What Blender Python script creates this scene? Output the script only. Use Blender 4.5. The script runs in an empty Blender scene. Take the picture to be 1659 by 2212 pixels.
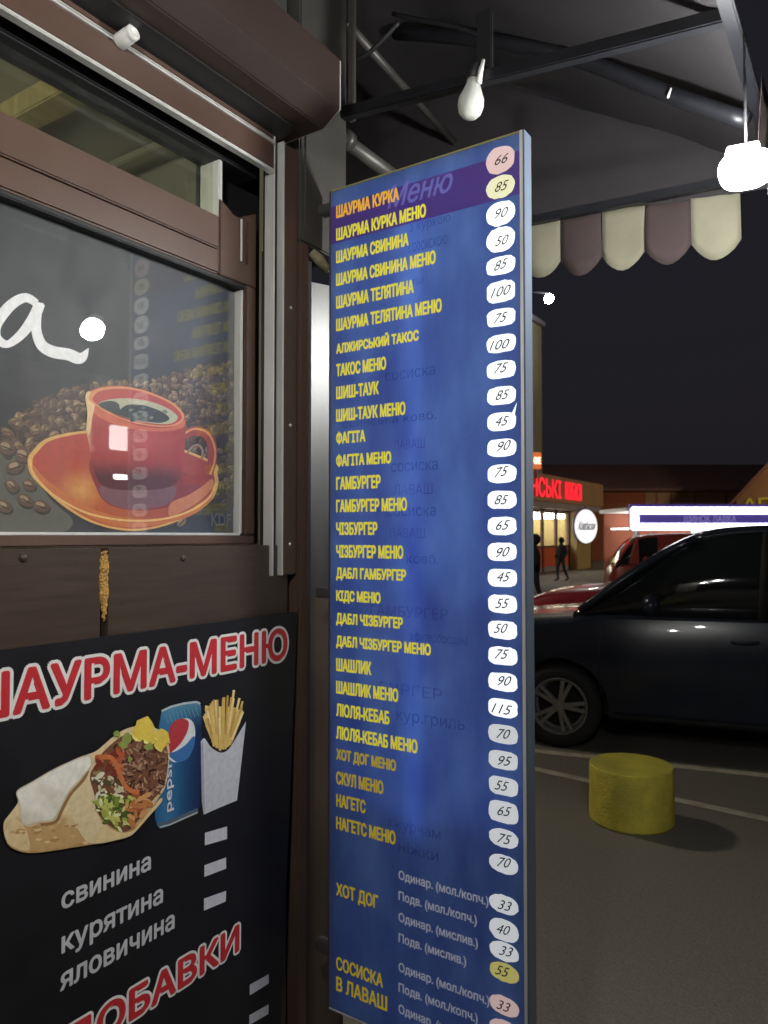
import bpy, bmesh, math, random
from mathutils import Vector, Matrix
from mathutils.geometry import delaunay_2d_cdt, interpolate_bezier
random.seed(7)
R = math.radians
S = bpy.context.scene
COL = S.collection

# ------------------------------------------------------------------ camera
F, CX, CY, HOR = 1620.0, 829.5, 1106.0, 1157.0      # focal length and centre in units of a 1659 x 2212 frame
CAM = Vector((1.157, 0.0, 1.72))
YAW = R(33.5)
PITCH = math.atan((HOR - CY) / F)
fwd0 = Vector((-math.sin(YAW), math.cos(YAW), 0))
right = Vector((math.cos(YAW), math.sin(YAW), 0))
fwd = fwd0 * math.cos(PITCH) + Vector((0, 0, 1)) * math.sin(PITCH)
up = right.cross(fwd)
cam_d = bpy.data.cameras.new('camera')
cam = bpy.data.objects.new('camera', cam_d)
COL.objects.link(cam)
cam.matrix_world = Matrix(((right.x, up.x, -fwd.x, CAM.x), (right.y, up.y, -fwd.y, CAM.y),
                           (right.z, up.z, -fwd.z, CAM.z), (0, 0, 0, 1)))
cam_d.sensor_fit = 'VERTICAL'
cam_d.sensor_height = 24.0
cam_d.lens = 24.0 * F / 2212.0
cam_d.clip_start = 0.02
cam_d.clip_end = 800
cam_d.dof.use_dof = True
cam_d.dof.focus_distance = 1.62
cam_d.dof.aperture_fstop = 4.6
S.camera = cam

# ------------------------------------------------------------------ night sky, exposure
world = bpy.data.worlds.new('World')
S.world = world
world.use_nodes = True
wn = world.node_tree
bg = wn.nodes['Background']
sky = wn.nodes.new('ShaderNodeTexSky')
sky.sky_type = 'NISHITA'
sky.sun_disc = False
sky.sun_elevation = R(-2)
sky.sun_rotation = R(200)
mixw = wn.nodes.new('ShaderNodeMix'); mixw.data_type = 'RGBA'
mixw.inputs[0].default_value = 0.985
wn.links.new(sky.outputs[0], mixw.inputs[6])
mixw.inputs[7].default_value = (0.0105, 0.0105, 0.0145, 1)     # town sky glow at night
wn.links.new(mixw.outputs[2], bg.inputs[0])
bg.inputs[1].default_value = 1.0
S.view_settings.view_transform = 'Standard'
S.view_settings.look = 'None'
S.view_settings.exposure = 0.0
S.view_settings.gamma = 1.0
S.render.engine = 'CYCLES'
S.cycles.use_denoising = True
S.cycles.max_bounces = 5
S.cycles.diffuse_bounces = 3
S.cycles.glossy_bounces = 3
S.cycles.transparent_max_bounces = 10
S.cycles.use_adaptive_sampling = True
S.cycles.adaptive_threshold = 0.02
S.cycles.sample_clamp_indirect = 4.0
LAMP = 720.0           # radiance of the awning lamps

# ------------------------------------------------------------------ helpers
def ray(x, y):
    return fwd + right * ((x - CX) / F) + up * ((CY - y) / F)
def onX(x, y, v):
    d = ray(x, y); return CAM + d * ((v - CAM.x) / d.x)
def onY(x, y, v):
    d = ray(x, y); return CAM + d * ((v - CAM.y) / d.y)
def onZ(x, y, v):
    d = ray(x, y); return CAM + d * ((v - CAM.z) / d.z)
def atD(x, y, dep):
    return CAM + ray(x, y) * dep
def lin(c):
    return tuple((v / 255 / 12.92) if v / 255 <= 0.04045 else ((v / 255 + 0.055) / 1.055) ** 2.4 for v in c)

MATS = {}
def mat(name, color, rough=0.5, metal=0.0, spec=0.5, var=0.15, scale=8.0, bump=0.0, bscale=60.0, coat=0.0,
        emit=None, estr=0.0, trans=0.0, stretch=None, attr=False, dirt=0.0, dirtcol=(0.2, 0.18, 0.15)):
    if name in MATS: return MATS[name]
    m = bpy.data.materials.new(name); m.use_nodes = True
    nt = m.node_tree; N = nt.nodes; L = nt.links
    b = N['Principled BSDF']
    b.inputs['Roughness'].default_value = rough
    b.inputs['Metallic'].default_value = metal
    b.inputs['Specular IOR Level'].default_value = spec
    b.inputs['Coat Weight'].default_value = coat
    tc = N.new('ShaderNodeTexCoord')
    vec = tc.outputs['Object']
    if stretch:
        mp = N.new('ShaderNodeMapping'); mp.inputs['Scale'].default_value = stretch
        L.new(vec, mp.inputs[0]); vec = mp.outputs[0]
    nz = N.new('ShaderNodeTexNoise'); nz.inputs['Scale'].default_value = scale; nz.inputs['Detail'].default_value = 3
    nz.inputs['Roughness'].default_value = 0.65
    L.new(vec, nz.inputs['Vector'])
    mr = N.new('ShaderNodeMapRange')
    mr.inputs[1].default_value = 0.25; mr.inputs[2].default_value = 0.75
    mr.inputs[3].default_value = 1 - var; mr.inputs[4].default_value = 1 + var
    L.new(nz.outputs[0], mr.inputs[0])
    mul = N.new('ShaderNodeMix'); mul.data_type = 'RGBA'; mul.blend_type = 'MULTIPLY'; mul.inputs[0].default_value = 1
    if attr:
        at = N.new('ShaderNodeAttribute'); at.attribute_name = 'Col'; L.new(at.outputs[0], mul.inputs[6])
    else:
        mul.inputs[6].default_value = (*color, 1)
    L.new(mr.outputs[0], mul.inputs[7])
    out = mul.outputs[2]
    if dirt:
        n2 = N.new('ShaderNodeTexNoise'); n2.inputs['Scale'].default_value = scale * 0.45; n2.inputs['Detail'].default_value = 4
        L.new(vec, n2.inputs['Vector'])
        m2 = N.new('ShaderNodeMapRange'); m2.inputs[1].default_value = 0.52; m2.inputs[2].default_value = 0.72
        m2.inputs[3].default_value = 0; m2.inputs[4].default_value = dirt
        L.new(n2.outputs[0], m2.inputs[0])
        mx = N.new('ShaderNodeMix'); mx.data_type = 'RGBA'; L.new(m2.outputs[0], mx.inputs[0])
        L.new(out, mx.inputs[6]); mx.inputs[7].default_value = (*dirtcol, 1); out = mx.outputs[2]
    L.new(out, b.inputs['Base Color'])
    rr = N.new('ShaderNodeMapRange'); rr.inputs[3].default_value = max(0.02, rough * 0.8); rr.inputs[4].default_value = min(1, rough * 1.25)
    L.new(nz.outputs[0], rr.inputs[0]); L.new(rr.outputs[0], b.inputs['Roughness'])
    if bump:
        n3 = N.new('ShaderNodeTexNoise'); n3.inputs['Scale'].default_value = bscale; n3.inputs['Detail'].default_value = 2
        L.new(vec, n3.inputs['Vector'])
        bp = N.new('ShaderNodeBump'); bp.inputs['Strength'].default_value = bump; bp.inputs['Distance'].default_value = 0.01
        L.new(n3.outputs[0], bp.inputs['Height']); L.new(bp.outputs[0], b.inputs['Normal'])
    if emit:
        b.inputs['Emission Color'].default_value = (*emit, 1); b.inputs['Emission Strength'].default_value = estr
    if trans:
        tl = N.new('ShaderNodeBsdfTranslucent'); L.new(out, tl.inputs[0])
        ms = N.new('ShaderNodeMixShader'); ms.inputs[0].default_value = trans
        L.new(b.outputs[0], ms.inputs[1]); L.new(tl.outputs[0], ms.inputs[2])
        L.new(ms.outputs[0], N['Material Output'].inputs[0])
    if emit: m.cycles.emission_sampling = 'NONE'
    MATS[name] = m
    return m

def emat(name, color, strength):
    if name in MATS: return MATS[name]
    m = bpy.data.materials.new(name); m.use_nodes = True
    b = m.node_tree.nodes['Principled BSDF']
    b.inputs['Base Color'].default_value = (*[min(0.8, c) for c in color], 1)
    b.inputs['Emission Color'].default_value = (*color, 1); b.inputs['Emission Strength'].default_value = strength
    if strength < 1.2: m.cycles.emission_sampling = 'NONE'
    MATS[name] = m
    return m

def glass_mat(name, tint=(1, 1, 1), ior=1.5, rough=0.0, dust=0.0):
    m = bpy.data.materials.new(name); m.use_nodes = True
    nt = m.node_tree; N = nt.nodes; L = nt.links
    N.remove(N['Principled BSDF'])
    tr = N.new('ShaderNodeBsdfTransparent'); tr.inputs[0].default_value = (*tint, 1)
    gl = N.new('ShaderNodeBsdfGlossy'); gl.inputs['Roughness'].default_value = rough
    fr = N.new('ShaderNodeFresnel')
    ge = N.new('ShaderNodeNewGeometry'); mi = N.new('ShaderNodeMix'); L.new(ge.outputs['Backfacing'], mi.inputs[0])
    mi.inputs[2].default_value = ior; mi.inputs[3].default_value = 1 / ior; L.new(mi.outputs[0], fr.inputs[0])
    mx = N.new('ShaderNodeMixShader'); L.new(fr.outputs[0], mx.inputs[0]); L.new(tr.outputs[0], mx.inputs[1]); L.new(gl.outputs[0], mx.inputs[2])
    res = mx.outputs[0]
    if dust:
        df = N.new('ShaderNodeBsdfDiffuse'); df.inputs[0].default_value = (0.62, 0.66, 0.66, 1)
        tc = N.new('ShaderNodeTexCoord')
        mp = N.new('ShaderNodeMapping'); mp.inputs['Scale'].default_value = (1, 3.0, 0.8); L.new(tc.outputs['Object'], mp.inputs[0])
        nz = N.new('ShaderNodeTexNoise'); nz.inputs['Scale'].default_value = 5; nz.inputs['Detail'].default_value = 9; nz.inputs['Roughness'].default_value = .75
        L.new(mp.outputs[0], nz.inputs['Vector'])
        mr = N.new('ShaderNodeMapRange'); mr.inputs[1].default_value = .35; mr.inputs[2].default_value = .75; mr.inputs[3].default_value = 0.15 * dust; mr.inputs[4].default_value = dust
        L.new(nz.outputs[0], mr.inputs[0])
        m2 = N.new('ShaderNodeMixShader'); L.new(mr.outputs[0], m2.inputs[0]); L.new(res, m2.inputs[1]); L.new(df.outputs[0], m2.inputs[2])
        res = m2.outputs[0]
    L.new(res, N['Material Output'].inputs[0])
    MATS[name] = m
    return m

def finish(o, parent):
    COL.objects.link(o)
    if parent is not None:
        o.parent = parent
        root = parent
        o.matrix_parent_inverse = world_of(parent).inverted()
    return o
def world_of(o):
    if o.parent is None: return Matrix.LocRotScale(o.location, o.rotation_euler, o.scale)
    return world_of(o.parent) @ o.matrix_parent_inverse @ Matrix.LocRotScale(o.location, o.rotation_euler, o.scale)

def obj(name, me, m, parent=None, smooth=False):
    o = bpy.data.objects.new(name, me)
    if m is not None and not me.materials: me.materials.append(m)
    if smooth:
        for p in me.polygons: p.use_smooth = True
    return finish(o, parent)
def from_bm(name, bm, m, parent=None, smooth=False):
    me = bpy.data.meshes.new(name)
    bmesh.ops.recalc_face_normals(bm, faces=bm.faces)
    bm.to_mesh(me); bm.free()
    return obj(name, me, m, parent, smooth)
def empty(name, loc, label, cat, group=None):
    o = bpy.data.objects.new(name, None); o.location = loc; o.empty_display_size = 0.1
    COL.objects.link(o)
    tag(o, label, cat, group)
    return o
def tag(o, label=None, cat=None, group=None, kind=None):
    if label: o['label'] = label
    if cat: o['category'] = cat
    if group: o['group'] = group
    if kind: o['kind'] = kind
    return o

def add_box(bm, x0, x1, y0, y1, z0, z1, bevel=0.0, M=None):
    g = bmesh.ops.create_cube(bm, size=1.0)
    vs = g['verts']
    for v in vs:
        v.co = Vector(((x0 + x1) / 2 + v.co.x * (x1 - x0), (y0 + y1) / 2 + v.co.y * (y1 - y0), (z0 + z1) / 2 + v.co.z * (z1 - z0)))
    if bevel:
        es = {e for v in vs for e in v.link_edges}
        r = bmesh.ops.bevel(bm, geom=list(es), offset=bevel, segments=2, affect='EDGES')
        vs = list({v for f in r['faces'] for v in f.verts} | {v for v in vs if v.is_valid})
    if M is not None: bmesh.ops.transform(bm, matrix=M, verts=[v for v in vs if v.is_valid])
def box(name, x0, x1, y0, y1, z0, z1, m, parent=None, bevel=0.0, M=None):
    bm = bmesh.new(); add_box(bm, x0, x1, y0, y1, z0, z1, bevel)
    if M is not None: bmesh.ops.transform(bm, matrix=M, verts=bm.verts)
    return from_bm(name, bm, m, parent)
def add_tube(bm, pts, r, seg=10, cap=True):
    pts = [Vector(p) for p in pts]
    rings = []
    for i, p in enumerate(pts):
        d = (pts[min(i + 1, len(pts) - 1)] - pts[max(i - 1, 0)]).normalized()
        a = d.orthogonal().normalized() if abs(d.z) > .95 else d.cross(Vector((0, 0, 1))).normalized()
        b = d.cross(a)
        rr = r[i] if isinstance(r, (list, tuple)) else r
        rings.append([bm.verts.new(p + a * math.cos(2 * math.pi * k / seg) * rr + b * math.sin(2 * math.pi * k / seg) * rr) for k in range(seg)])
    for i in range(len(rings) - 1):
        for k in range(seg):
            bm.faces.new((rings[i][k], rings[i][(k + 1) % seg], rings[i + 1][(k + 1) % seg], rings[i + 1][k]))
    if cap:
        bm.faces.new(rings[0]); bm.faces.new(list(reversed(rings[-1])))
def tube(name, pts, r, m, parent=None, seg=10):
    bm = bmesh.new(); add_tube(bm, pts, r, seg)
    return from_bm(name, bm, m, parent, True)
def beam(name, p0, p1, w, h, m, parent=None, upv=Vector((0, 0, 1))):
    p0, p1 = Vector(p0), Vector(p1); d = (p1 - p0); L = d.length; d.normalize()
    a = d.cross(upv).normalized(); b = a.cross(d)
    M = Matrix(((d.x, a.x, b.x, p0.x), (d.y, a.y, b.y, p0.y), (d.z, a.z, b.z, p0.z), (0, 0, 0, 1)))
    return box(name, 0, L, -w / 2, w / 2, -h / 2, h / 2, m, parent, min(w, h) * 0.12, M)
def add_lathe(bm, prof, seg=24, M=None, caps=True):
    rings = []; vs = []
    for r, z in prof:
        ring = [bm.verts.new((r * math.cos(2 * math.pi * k / seg), r * math.sin(2 * math.pi * k / seg), z)) for k in range(seg)]
        rings.append(ring); vs += ring
    for i in range(len(rings) - 1):
        for k in range(seg):
            bm.faces.new((rings[i][k], rings[i][(k + 1) % seg], rings[i + 1][(k + 1) % seg], rings[i + 1][k]))
    if caps: bm.faces.new(rings[0]); bm.faces.new(list(reversed(rings[-1])))
    if M is not None: bmesh.ops.transform(bm, matrix=M, verts=vs)
def lathe(name, prof, loc, m, parent=None, seg=24, M=None):
    bm = bmesh.new(); add_lathe(bm, prof, seg, Matrix.Translation(loc) @ (M or Matrix.Identity(4)))
    return from_bm(name, bm, m, parent, True)
def prism(name, pts, axis, a, b, m, parent=None, bevel=0.0):
    """polygon pts (two coords) extruded along axis 'X','Y','Z' from a to b"""
    bm = bmesh.new()
    def mk(p, t):
        return {'X': (t, p[0], p[1]), 'Y': (p[0], t, p[1]), 'Z': (p[0], p[1], t)}[axis]
    f0 = [bm.verts.new(mk(p, a)) for p in pts]; f1 = [bm.verts.new(mk(p, b)) for p in pts]
    n = len(pts)
    bm.faces.new(f0); bm.faces.new(list(reversed(f1)))
    for i in range(n): bm.faces.new((f0[i], f0[(i + 1) % n], f1[(i + 1) % n], f1[i]))
    if bevel: bmesh.ops.bevel(bm, geom=bm.edges[:], offset=bevel, segments=2, affect='EDGES')
    return from_bm(name, bm, m, parent)
def crom(pts, n=5, closed=True):
    out = []; N_ = len(pts)
    rng = range(N_) if closed else range(N_ - 1)
    for i in rng:
        def g(k):
            return pts[k % N_] if closed else pts[max(0, min(N_ - 1, k))]
        p0, p1, p2, p3 = g(i - 1), g(i), g(i + 1), g(i + 2)
        for s in range(n):
            t = s / n
            out.append(tuple(0.5 * (2 * p1[c] + (p2[c] - p0[c]) * t + (2 * p0[c] - 5 * p1[c] + 4 * p2[c] - p3[c]) * t * t
                                    + (3 * p1[c] - p0[c] - 3 * p2[c] + p3[c]) * t ** 3) for c in range(len(p1))))
    if not closed: out.append(tuple(pts[-1]))
    return out

def shapes(name, polys, place, off, m, parent=None, step=0.00012):
    """flat print: polys = [(points, colour)], place(x, y, off) puts a print point on its sheet"""
    me = bpy.data.meshes.new(name); V = []; Fc = []; C = []
    for i, (pts, c) in enumerate(polys):
        n0 = len(V)
        V += [place(p[0], p[1], off + step * i) for p in pts]
        Fc.append(list(range(n0, n0 + len(pts)))); C.append(c)
    me.from_pydata([tuple(v) for v in V], [], Fc)
    ca = me.color_attributes.new('Col', 'FLOAT_COLOR', 'CORNER')
    for p, c in zip(me.polygons, C):
        for li in p.loop_indices: ca.data[li].color = (*c, 1)
    return obj(name, me, m, parent)
def mixc(a, b, t):
    t = max(0.0, min(1.0, t)); return tuple(a[i] + (b[i] - a[i]) * t for i in range(3))
def graded(name, pts, colour, place, off, parent, cuts=3):
    """flat print whose ink runs smoothly from tone to tone: colour(x, y) in 0-255"""
    bm = bmesh.new(); vs = [bm.verts.new((p[0], p[1], 0)) for p in pts]; bm.faces.new(vs)
    bmesh.ops.triangulate(bm, faces=bm.faces)
    for c_ in range(cuts):
        xs_ = [v.co.x for v in bm.verts]; lim = (max(xs_) - min(xs_)) / 22
        es = [e for e in bm.edges if e.calc_length() > lim]
        if es: bmesh.ops.subdivide_edges(bm, edges=es, cuts=1); bmesh.ops.triangulate(bm, faces=[f for f in bm.faces if len(f.verts) > 3])
    me = bpy.data.meshes.new(name); cols_ = {}
    for i, v in enumerate(bm.verts): v.index = i; cols_[i] = lin(tuple(max(0, min(255, q)) for q in colour(v.co.x, v.co.y)))
    bm.to_mesh(me); bm.free()
    ca = me.color_attributes.new('Col', 'FLOAT_COLOR', 'POINT')
    for i in range(len(me.vertices)):
        ca.data[i].color = (*cols_[i], 1)
    for v in me.vertices: v.co = place(v.co.x, v.co.y, off)
    return obj(name, me, M_print, parent)
def ribbon(path, widths):
    L_, R_ = [], []
    for i, p in enumerate(path):
        a = path[max(0, i - 1)]; b = path[min(len(path) - 1, i + 1)]
        dx, dy = b[0] - a[0], b[1] - a[1]; l = math.hypot(dx, dy) or 1
        w = widths[i] / 2 if isinstance(widths, (list, tuple)) else widths / 2
        L_.append((p[0] - dy / l * w, p[1] + dx / l * w)); R_.append((p[0] + dy / l * w, p[1] - dx / l * w))
    return L_ + R_[::-1]

def inside(p, poly):
    c = False; n = len(poly)
    for i in range(n):
        a, b = poly[i], poly[(i + 1) % n]
        if (a[1] > p[1]) != (b[1] > p[1]) and p[0] < (b[0] - a[0]) * (p[1] - a[1]) / (b[1] - a[1]) + a[0]: c = not c
    return c
_tc = {}
def text_geo(t, shear=0.0):
    """outline each stroke of the built-in font on its own, so that overlapping strokes do not cut holes"""
    k = (t, shear)
    if k in _tc: return _tc[k]
    cu = bpy.data.curves.new('t', 'FONT'); cu.body = t; cu.shear = shear
    o = bpy.data.objects.new('t', cu); COL.objects.link(o)
    dg = bpy.context.evaluated_depsgraph_get(); dg.update()
    loops = []
    for sp in o.to_curve(dg).splines:
        bp_ = sp.bezier_points; n = len(bp_); L_ = []
        for i in range(n):
            a, b = bp_[i], bp_[(i + 1) % n]
            straight = (a.handle_right - a.co).length < 1e-5 and (b.handle_left - b.co).length < 1e-5
            d1 = (b.co - a.co)
            if not straight and d1.length > 0:
                c1 = (a.handle_right - a.co).cross(d1).length; c2 = (b.handle_left - b.co).cross(d1).length
                straight = max(c1, c2) < 1e-5
            if straight: L_.append(a.co.copy())
            else: L_ += [Vector(p) for p in interpolate_bezier(a.co, a.handle_right, b.handle_left, b.co, 5)[:-1]]
        q = []
        for p in L_:
            if not q or (p - q[-1]).length > 1e-5: q.append(p)
        if len(q) > 2:
            ar = sum(q[i].x * q[(i + 1) % len(q)].y - q[(i + 1) % len(q)].x * q[i].y for i in range(len(q))) / 2
            if abs(ar) > 1e-7: loops.append((ar, q))
    o.to_curve_clear(); bpy.data.objects.remove(o); bpy.data.curves.remove(cu)
    pts2 = []; eds = []; L2 = []
    for a, q in loops:
        n0 = len(pts2); n = len(q); pl = [(p.x, p.y) for p in q]
        pts2 += [Vector(p) for p in pl]; eds += [(n0 + i, n0 + (i + 1) % n) for i in range(n)]
        L2.append((min(p[0] for p in pl), max(p[0] for p in pl), min(p[1] for p in pl), max(p[1] for p in pl), pl))
    r = delaunay_2d_cdt(pts2, eds, [], 0, 1e-6)
    V = [(p.x, p.y, 0.0) for p in r[0]]; Fc = []
    for f in r[2]:
        cx_ = sum(V[i][0] for i in f) / len(f); cy_ = sum(V[i][1] for i in f) / len(f); wn = 0
        for (ax, bx_, ay, by_, pl) in L2:
            if not (ax < cx_ < bx_ and ay < cy_ < by_): continue
            for i in range(len(pl)):
                p, q = pl[i - 1], pl[i]
                if (p[1] <= cy_) != (q[1] <= cy_):
                    if cx_ < p[0] + (cy_ - p[1]) * (q[0] - p[0]) / (q[1] - p[1]): wn += 1 if q[1] > p[1] else -1
        if wn: Fc.append(list(f))
    _tc[k] = (V, Fc)
    return _tc[k]
def text(name, t, O, U, Vv, m, parent=None, offset=0.0, shear=0.0, thick=0.0, normal=None, n=8):
    """lettering whose box runs from O by U (along the line) and Vv (letter height); offset (metres) makes the strokes bolder"""
    vs, fs = text_geo(t, shear)
    x0 = min(v[0] for v in vs); x1 = max(v[0] for v in vs); y0 = min(v[1] for v in vs); y1 = max(v[1] for v in vs)
    pts = [O + U * ((v[0] - x0) / (x1 - x0)) + Vv * ((v[1] - y0) / (y1 - y0)) for v in vs]
    un, vn = U.normalized(), Vv.normalized()
    nn = un.cross(vn).normalized()
    PV = []; PF = []
    dirs = [(0, 0)] + ([(math.cos(2 * math.pi * k / n), math.sin(2 * math.pi * k / n)) for k in range(n)] if offset else [])
    for j, (a, b) in enumerate(dirs):
        n0 = len(PV); d = un * a * offset + vn * b * offset + nn * (.00006 * (len(dirs) - j))
        for k, f in enumerate(fs):                     # strokes of one letter overlap: no two faces may share a plane
            n0 = len(PV); e = d + nn * (.000004 * (k % 13))
            PV += [tuple(pts[i] + e) for i in f]; PF.append(list(range(n0, n0 + len(f))))
    me = bpy.data.meshes.new(name); me.from_pydata(PV, [], PF)
    if thick:
        bm = bmesh.new(); bm.from_mesh(me); bmesh.ops.remove_doubles(bm, verts=bm.verts, dist=1e-6)
        r = bmesh.ops.extrude_face_region(bm, geom=bm.faces[:])
        bmesh.ops.translate(bm, verts=[g for g in r['geom'] if isinstance(g, bmesh.types.BMVert)], vec=normal * thick)
        bmesh.ops.recalc_face_normals(bm, faces=bm.faces); bm.to_mesh(me); bm.free()
    return obj(name, me, m, parent)

# ------------------------------------------------------------------ materials
M_brown = mat('brown_pvc', lin((88, 65, 54)), .42, var=.12, scale=5, bump=.04, bscale=180, dirt=.3, dirtcol=lin((90, 75, 62)))
M_brown_metal = mat('brown_coated_metal', lin((84, 64, 55)), .38, var=.12, scale=4, spec=.5, dirt=.3, dirtcol=lin((96, 84, 74)))
M_alu = mat('aluminium', (.78, .78, .75), .40, metal=.45, var=.1, scale=30, stretch=(1, 1, .2), dirt=.3, dirtcol=(.3, .28, .25))
M_zinc = mat('galvanised_sheet', (.12, .12, .12), .38, metal=.9, var=.12, scale=12, stretch=(1, 1, .15), dirt=.2, dirtcol=(.28, .27, .25))
M_post = mat('grey_painted_steel', lin((84, 82, 80)), .4, metal=.3, var=.12, scale=9, dirt=.35, dirtcol=lin((84, 76, 68)))
M_black = mat('black_rubber_and_shade', (.012, .012, .014), .55, var=.2, scale=30)  # rubber parts, and the painted shade around the window head
M_panel = mat('dark_wood_panel', lin((66, 53, 44)), .4, var=.22, scale=5, stretch=(1, 1.2, 16), bump=.06, bscale=40, dirt=.15, dirtcol=lin((80, 66, 52)))
M_foam = mat('mounting_foam', lin((196, 150, 78)), .8, var=.35, scale=60, bump=.9, bscale=220)
M_white = mat('white_plastic', (.72, .72, .69), .35, var=.06)
M_steel_dark = mat('dark_painted_tube', lin((30, 31, 36)), .4, metal=.2, var=.2, scale=14)
M_fabric = mat('dark_canopy_cloth', lin((46, 43, 46)), .85, var=.16, scale=7, bump=.25, bscale=300, trans=.12)
M_cream = mat('cream_awning_cloth', lin((146, 143, 124)), .85, var=.1, scale=9, bump=.2, bscale=300, trans=.3, dirt=.2, dirtcol=lin((120, 112, 90)))
M_maroon = mat('brown_awning_cloth', lin((72, 60, 60)), .85, var=.12, scale=9, bump=.2, bscale=300, trans=.25)
M_print = mat('printed_ink', (1, 1, 1), .45, attr=True, var=.12, scale=90)
M_film = mat('black_window_film', lin((46, 49, 54)), .5, var=.3, scale=14, bump=.05, bscale=500)
M_board = mat('black_poster_board', lin((24, 24, 28)), .5, var=.25, scale=9, spec=.35)
M_red_ink = mat('red_letter_ink', lin((196, 44, 52)), .5, var=.08, scale=30)
M_white_ink = mat('white_letter_ink', lin((228, 226, 222)), .5, var=.06, scale=30)
M_grey_ink = mat('pale_letter_ink', lin((200, 200, 204)), .5, var=.06, scale=30)
M_glass = glass_mat('window_glass', ior=1.52, dust=.055)
M_glass2 = glass_mat('transom_glass', tint=(.93, .95, .9), ior=1.5, dust=.02)
M_asphalt = mat('asphalt', (.15, .142, .122), .85, var=.30, scale=75, bump=.6, bscale=90, spec=.3, dirt=.5, dirtcol=(.19, .175, .145))
M_line = mat('worn_road_paint', lin((168, 162, 148)), .8, var=.35, scale=9, dirt=.85, dirtcol=(.15, .135, .115))

# ------------------------------------------------------------------ ground and road markings
bm = bmesh.new()
for sx, sy in ((-1, -1), (1, -1), (1, 1), (-1, 1)): bm.verts.new((sx * 250, sy * 250, 0))
bm.faces.new(bm.verts[:])
tag(from_bm('ground', bm, M_asphalt), kind='structure')
def ground_stripe(pa, pb, w):
    a, b = onZ(*pa, 0.004), onZ(*pb, 0.004)
    d = (b - a); d.z = 0; d.normalize(); n = Vector((-d.y, d.x, 0)) * w / 2
    a = a - d * 5; b = b + d * 3
    bm = bmesh.new()
    bm.faces.new([bm.verts.new(p) for p in (a - n, b - n, b + n, a + n)])
    o = from_bm('road_marking', bm, M_line); o['kind'] = 'structure'
ground_stripe((1160, 1622), (1659, 1676), .10)
ground_stripe((1160, 1662), (1659, 1770), .09)

# ------------------------------------------------------------------ kiosk
YL = -1.3                                   # the kiosk runs on past the left of the frame
def Yx(x, X=0.0): return onX(x, HOR, X).y
y_seam, y_rail0, y_rail1, y_br = Yx(235), Yx(589), Yx(611), Yx(641)
y_g0 = Yx(664)
Y_END = 1.565
K = empty('kiosk', (-0.9, .2, 0), 'brown street food kiosk with framed window, dark wall panels and corner post', 'kiosk')
box('wall_panel', -.06, -.012, YL, y_seam - .006, .12, 1.698, M_panel, K, .002)
box('wall_panel', -.06, -.010, y_seam + .006, y_rail1 + .03, .12, 1.698, M_panel, K, .002)
box('base_plinth', -.06, .0, YL, Y_END - .01, 0, .118, M_post, K, .004)
# ochre foam squeezed out of the joint
bm = bmesh.new()
pts = []; rs = []
for i in range(26):
    t = i / 25
    z = 1.690 - t * .125
    pts.append((-.012 + random.uniform(-.001, .002), y_seam + random.uniform(-.002, .002), z))
    rs.append((.0095 if t < .62 else .0095 - (t - .62) * .020) * random.uniform(.93, 1.06))
add_tube(bm, pts, rs, 10)
for v in bm.verts: v.co.x = -.012 + (v.co.x + .012) * .45
from_bm('foam_bead', bm, M_foam, K, True)
# screw heads in the panel
for (sx, sy) in ((52, 1205), (395, 1206)):
    p = onX(sx, sy, -.010)
    lathe('screw', [(.0065, 0), (.0065, .001), (.004, .003), (.001, .0032)], p, M_panel, K, 12, Matrix.Rotation(R(90), 4, 'Y'))
# window: frame members at X = -.05, glass a little behind
XF, XG = -.05, -.072
z_lb, z_gb, z_gt, z_tb, z_tt = 1.700, 1.720, 2.297, 2.425, 2.557
y_gr = Yx(513, XG); y_tr = Yx(455, XG); y_st = y_rail0 - .004
win = box('window', -.115, XF, YL, y_st, z_lb, z_gb, M_brown, K, .003)                       # bottom rail
tag(win, 'brown window with a wide printed lower pane and a narrow transom')
box('middle_rail', -.115, XF, YL, y_tr + .001, z_gt, z_tb, M_brown, win, .004)
box('middle_rail_step', -.115, XF + .009, YL, y_tr - .01, z_gt + .052, z_tb - .004, M_brown, win, .003)
box('right_stile', -.115, XF + .0005, y_gr, y_st, z_gb + .001, z_gt, M_brown, win, .004)
prism('right_stile_head', [(y_tr + .002, z_gt + .001), (y_st, z_gt + .001), (y_st, 2.475), (y_st - .045, 2.452), (y_st - .05, 2.443),
      (y_st - .078, 2.443), (y_st - .082, 2.452), (y_tr + .002, 2.468)], 'X', -.115, XF - .001, M_brown, win, .002)  # stepped top edge cut to the outline of the shaded corner
for dy in (.0, .022):
    box('stile_bead', XF, XF + .005, y_tr + .062 + dy, y_tr + .066 + dy, 2.345, 2.442, M_alu if dy == 0 else M_brown, win, .001)
box('transom_stile', -.115, XF - .004, y_tr, y_tr + .012, z_tb + .001, z_tt, M_alu, win, .002)
box('head_shade_strip', -.12, XF + .004, YL, y_st, z_tt, 2.66, M_black, win, .004)  # window head coloured black for the shade under the shutter slat
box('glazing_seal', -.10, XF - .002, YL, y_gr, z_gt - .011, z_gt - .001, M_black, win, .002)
box('glazing_bead', -.10, XF - .006, y_gr - .008, y_gr - .001, z_gb + .004, z_gt - .012, M_alu, win, .002)
box('drip_bead', -.10, XF - .004, YL, y_gr - .009, z_gb + .0005, z_gb + .006, M_alu, win, .001)
box('lower_pane', XG - .003, XG, YL, y_gr, z_gb, z_gt, M_glass, win)
box('transom_pane', XG - .003, XG, YL, y_tr, z_tb, z_tt, M_glass2, win)
box('shade_backing', -.125, -.116, y_tr - .002, y_rail1 + .04, 1.7, 2.70, M_black, K)  # black sheet added to paint the shade in the upper window corner
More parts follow.
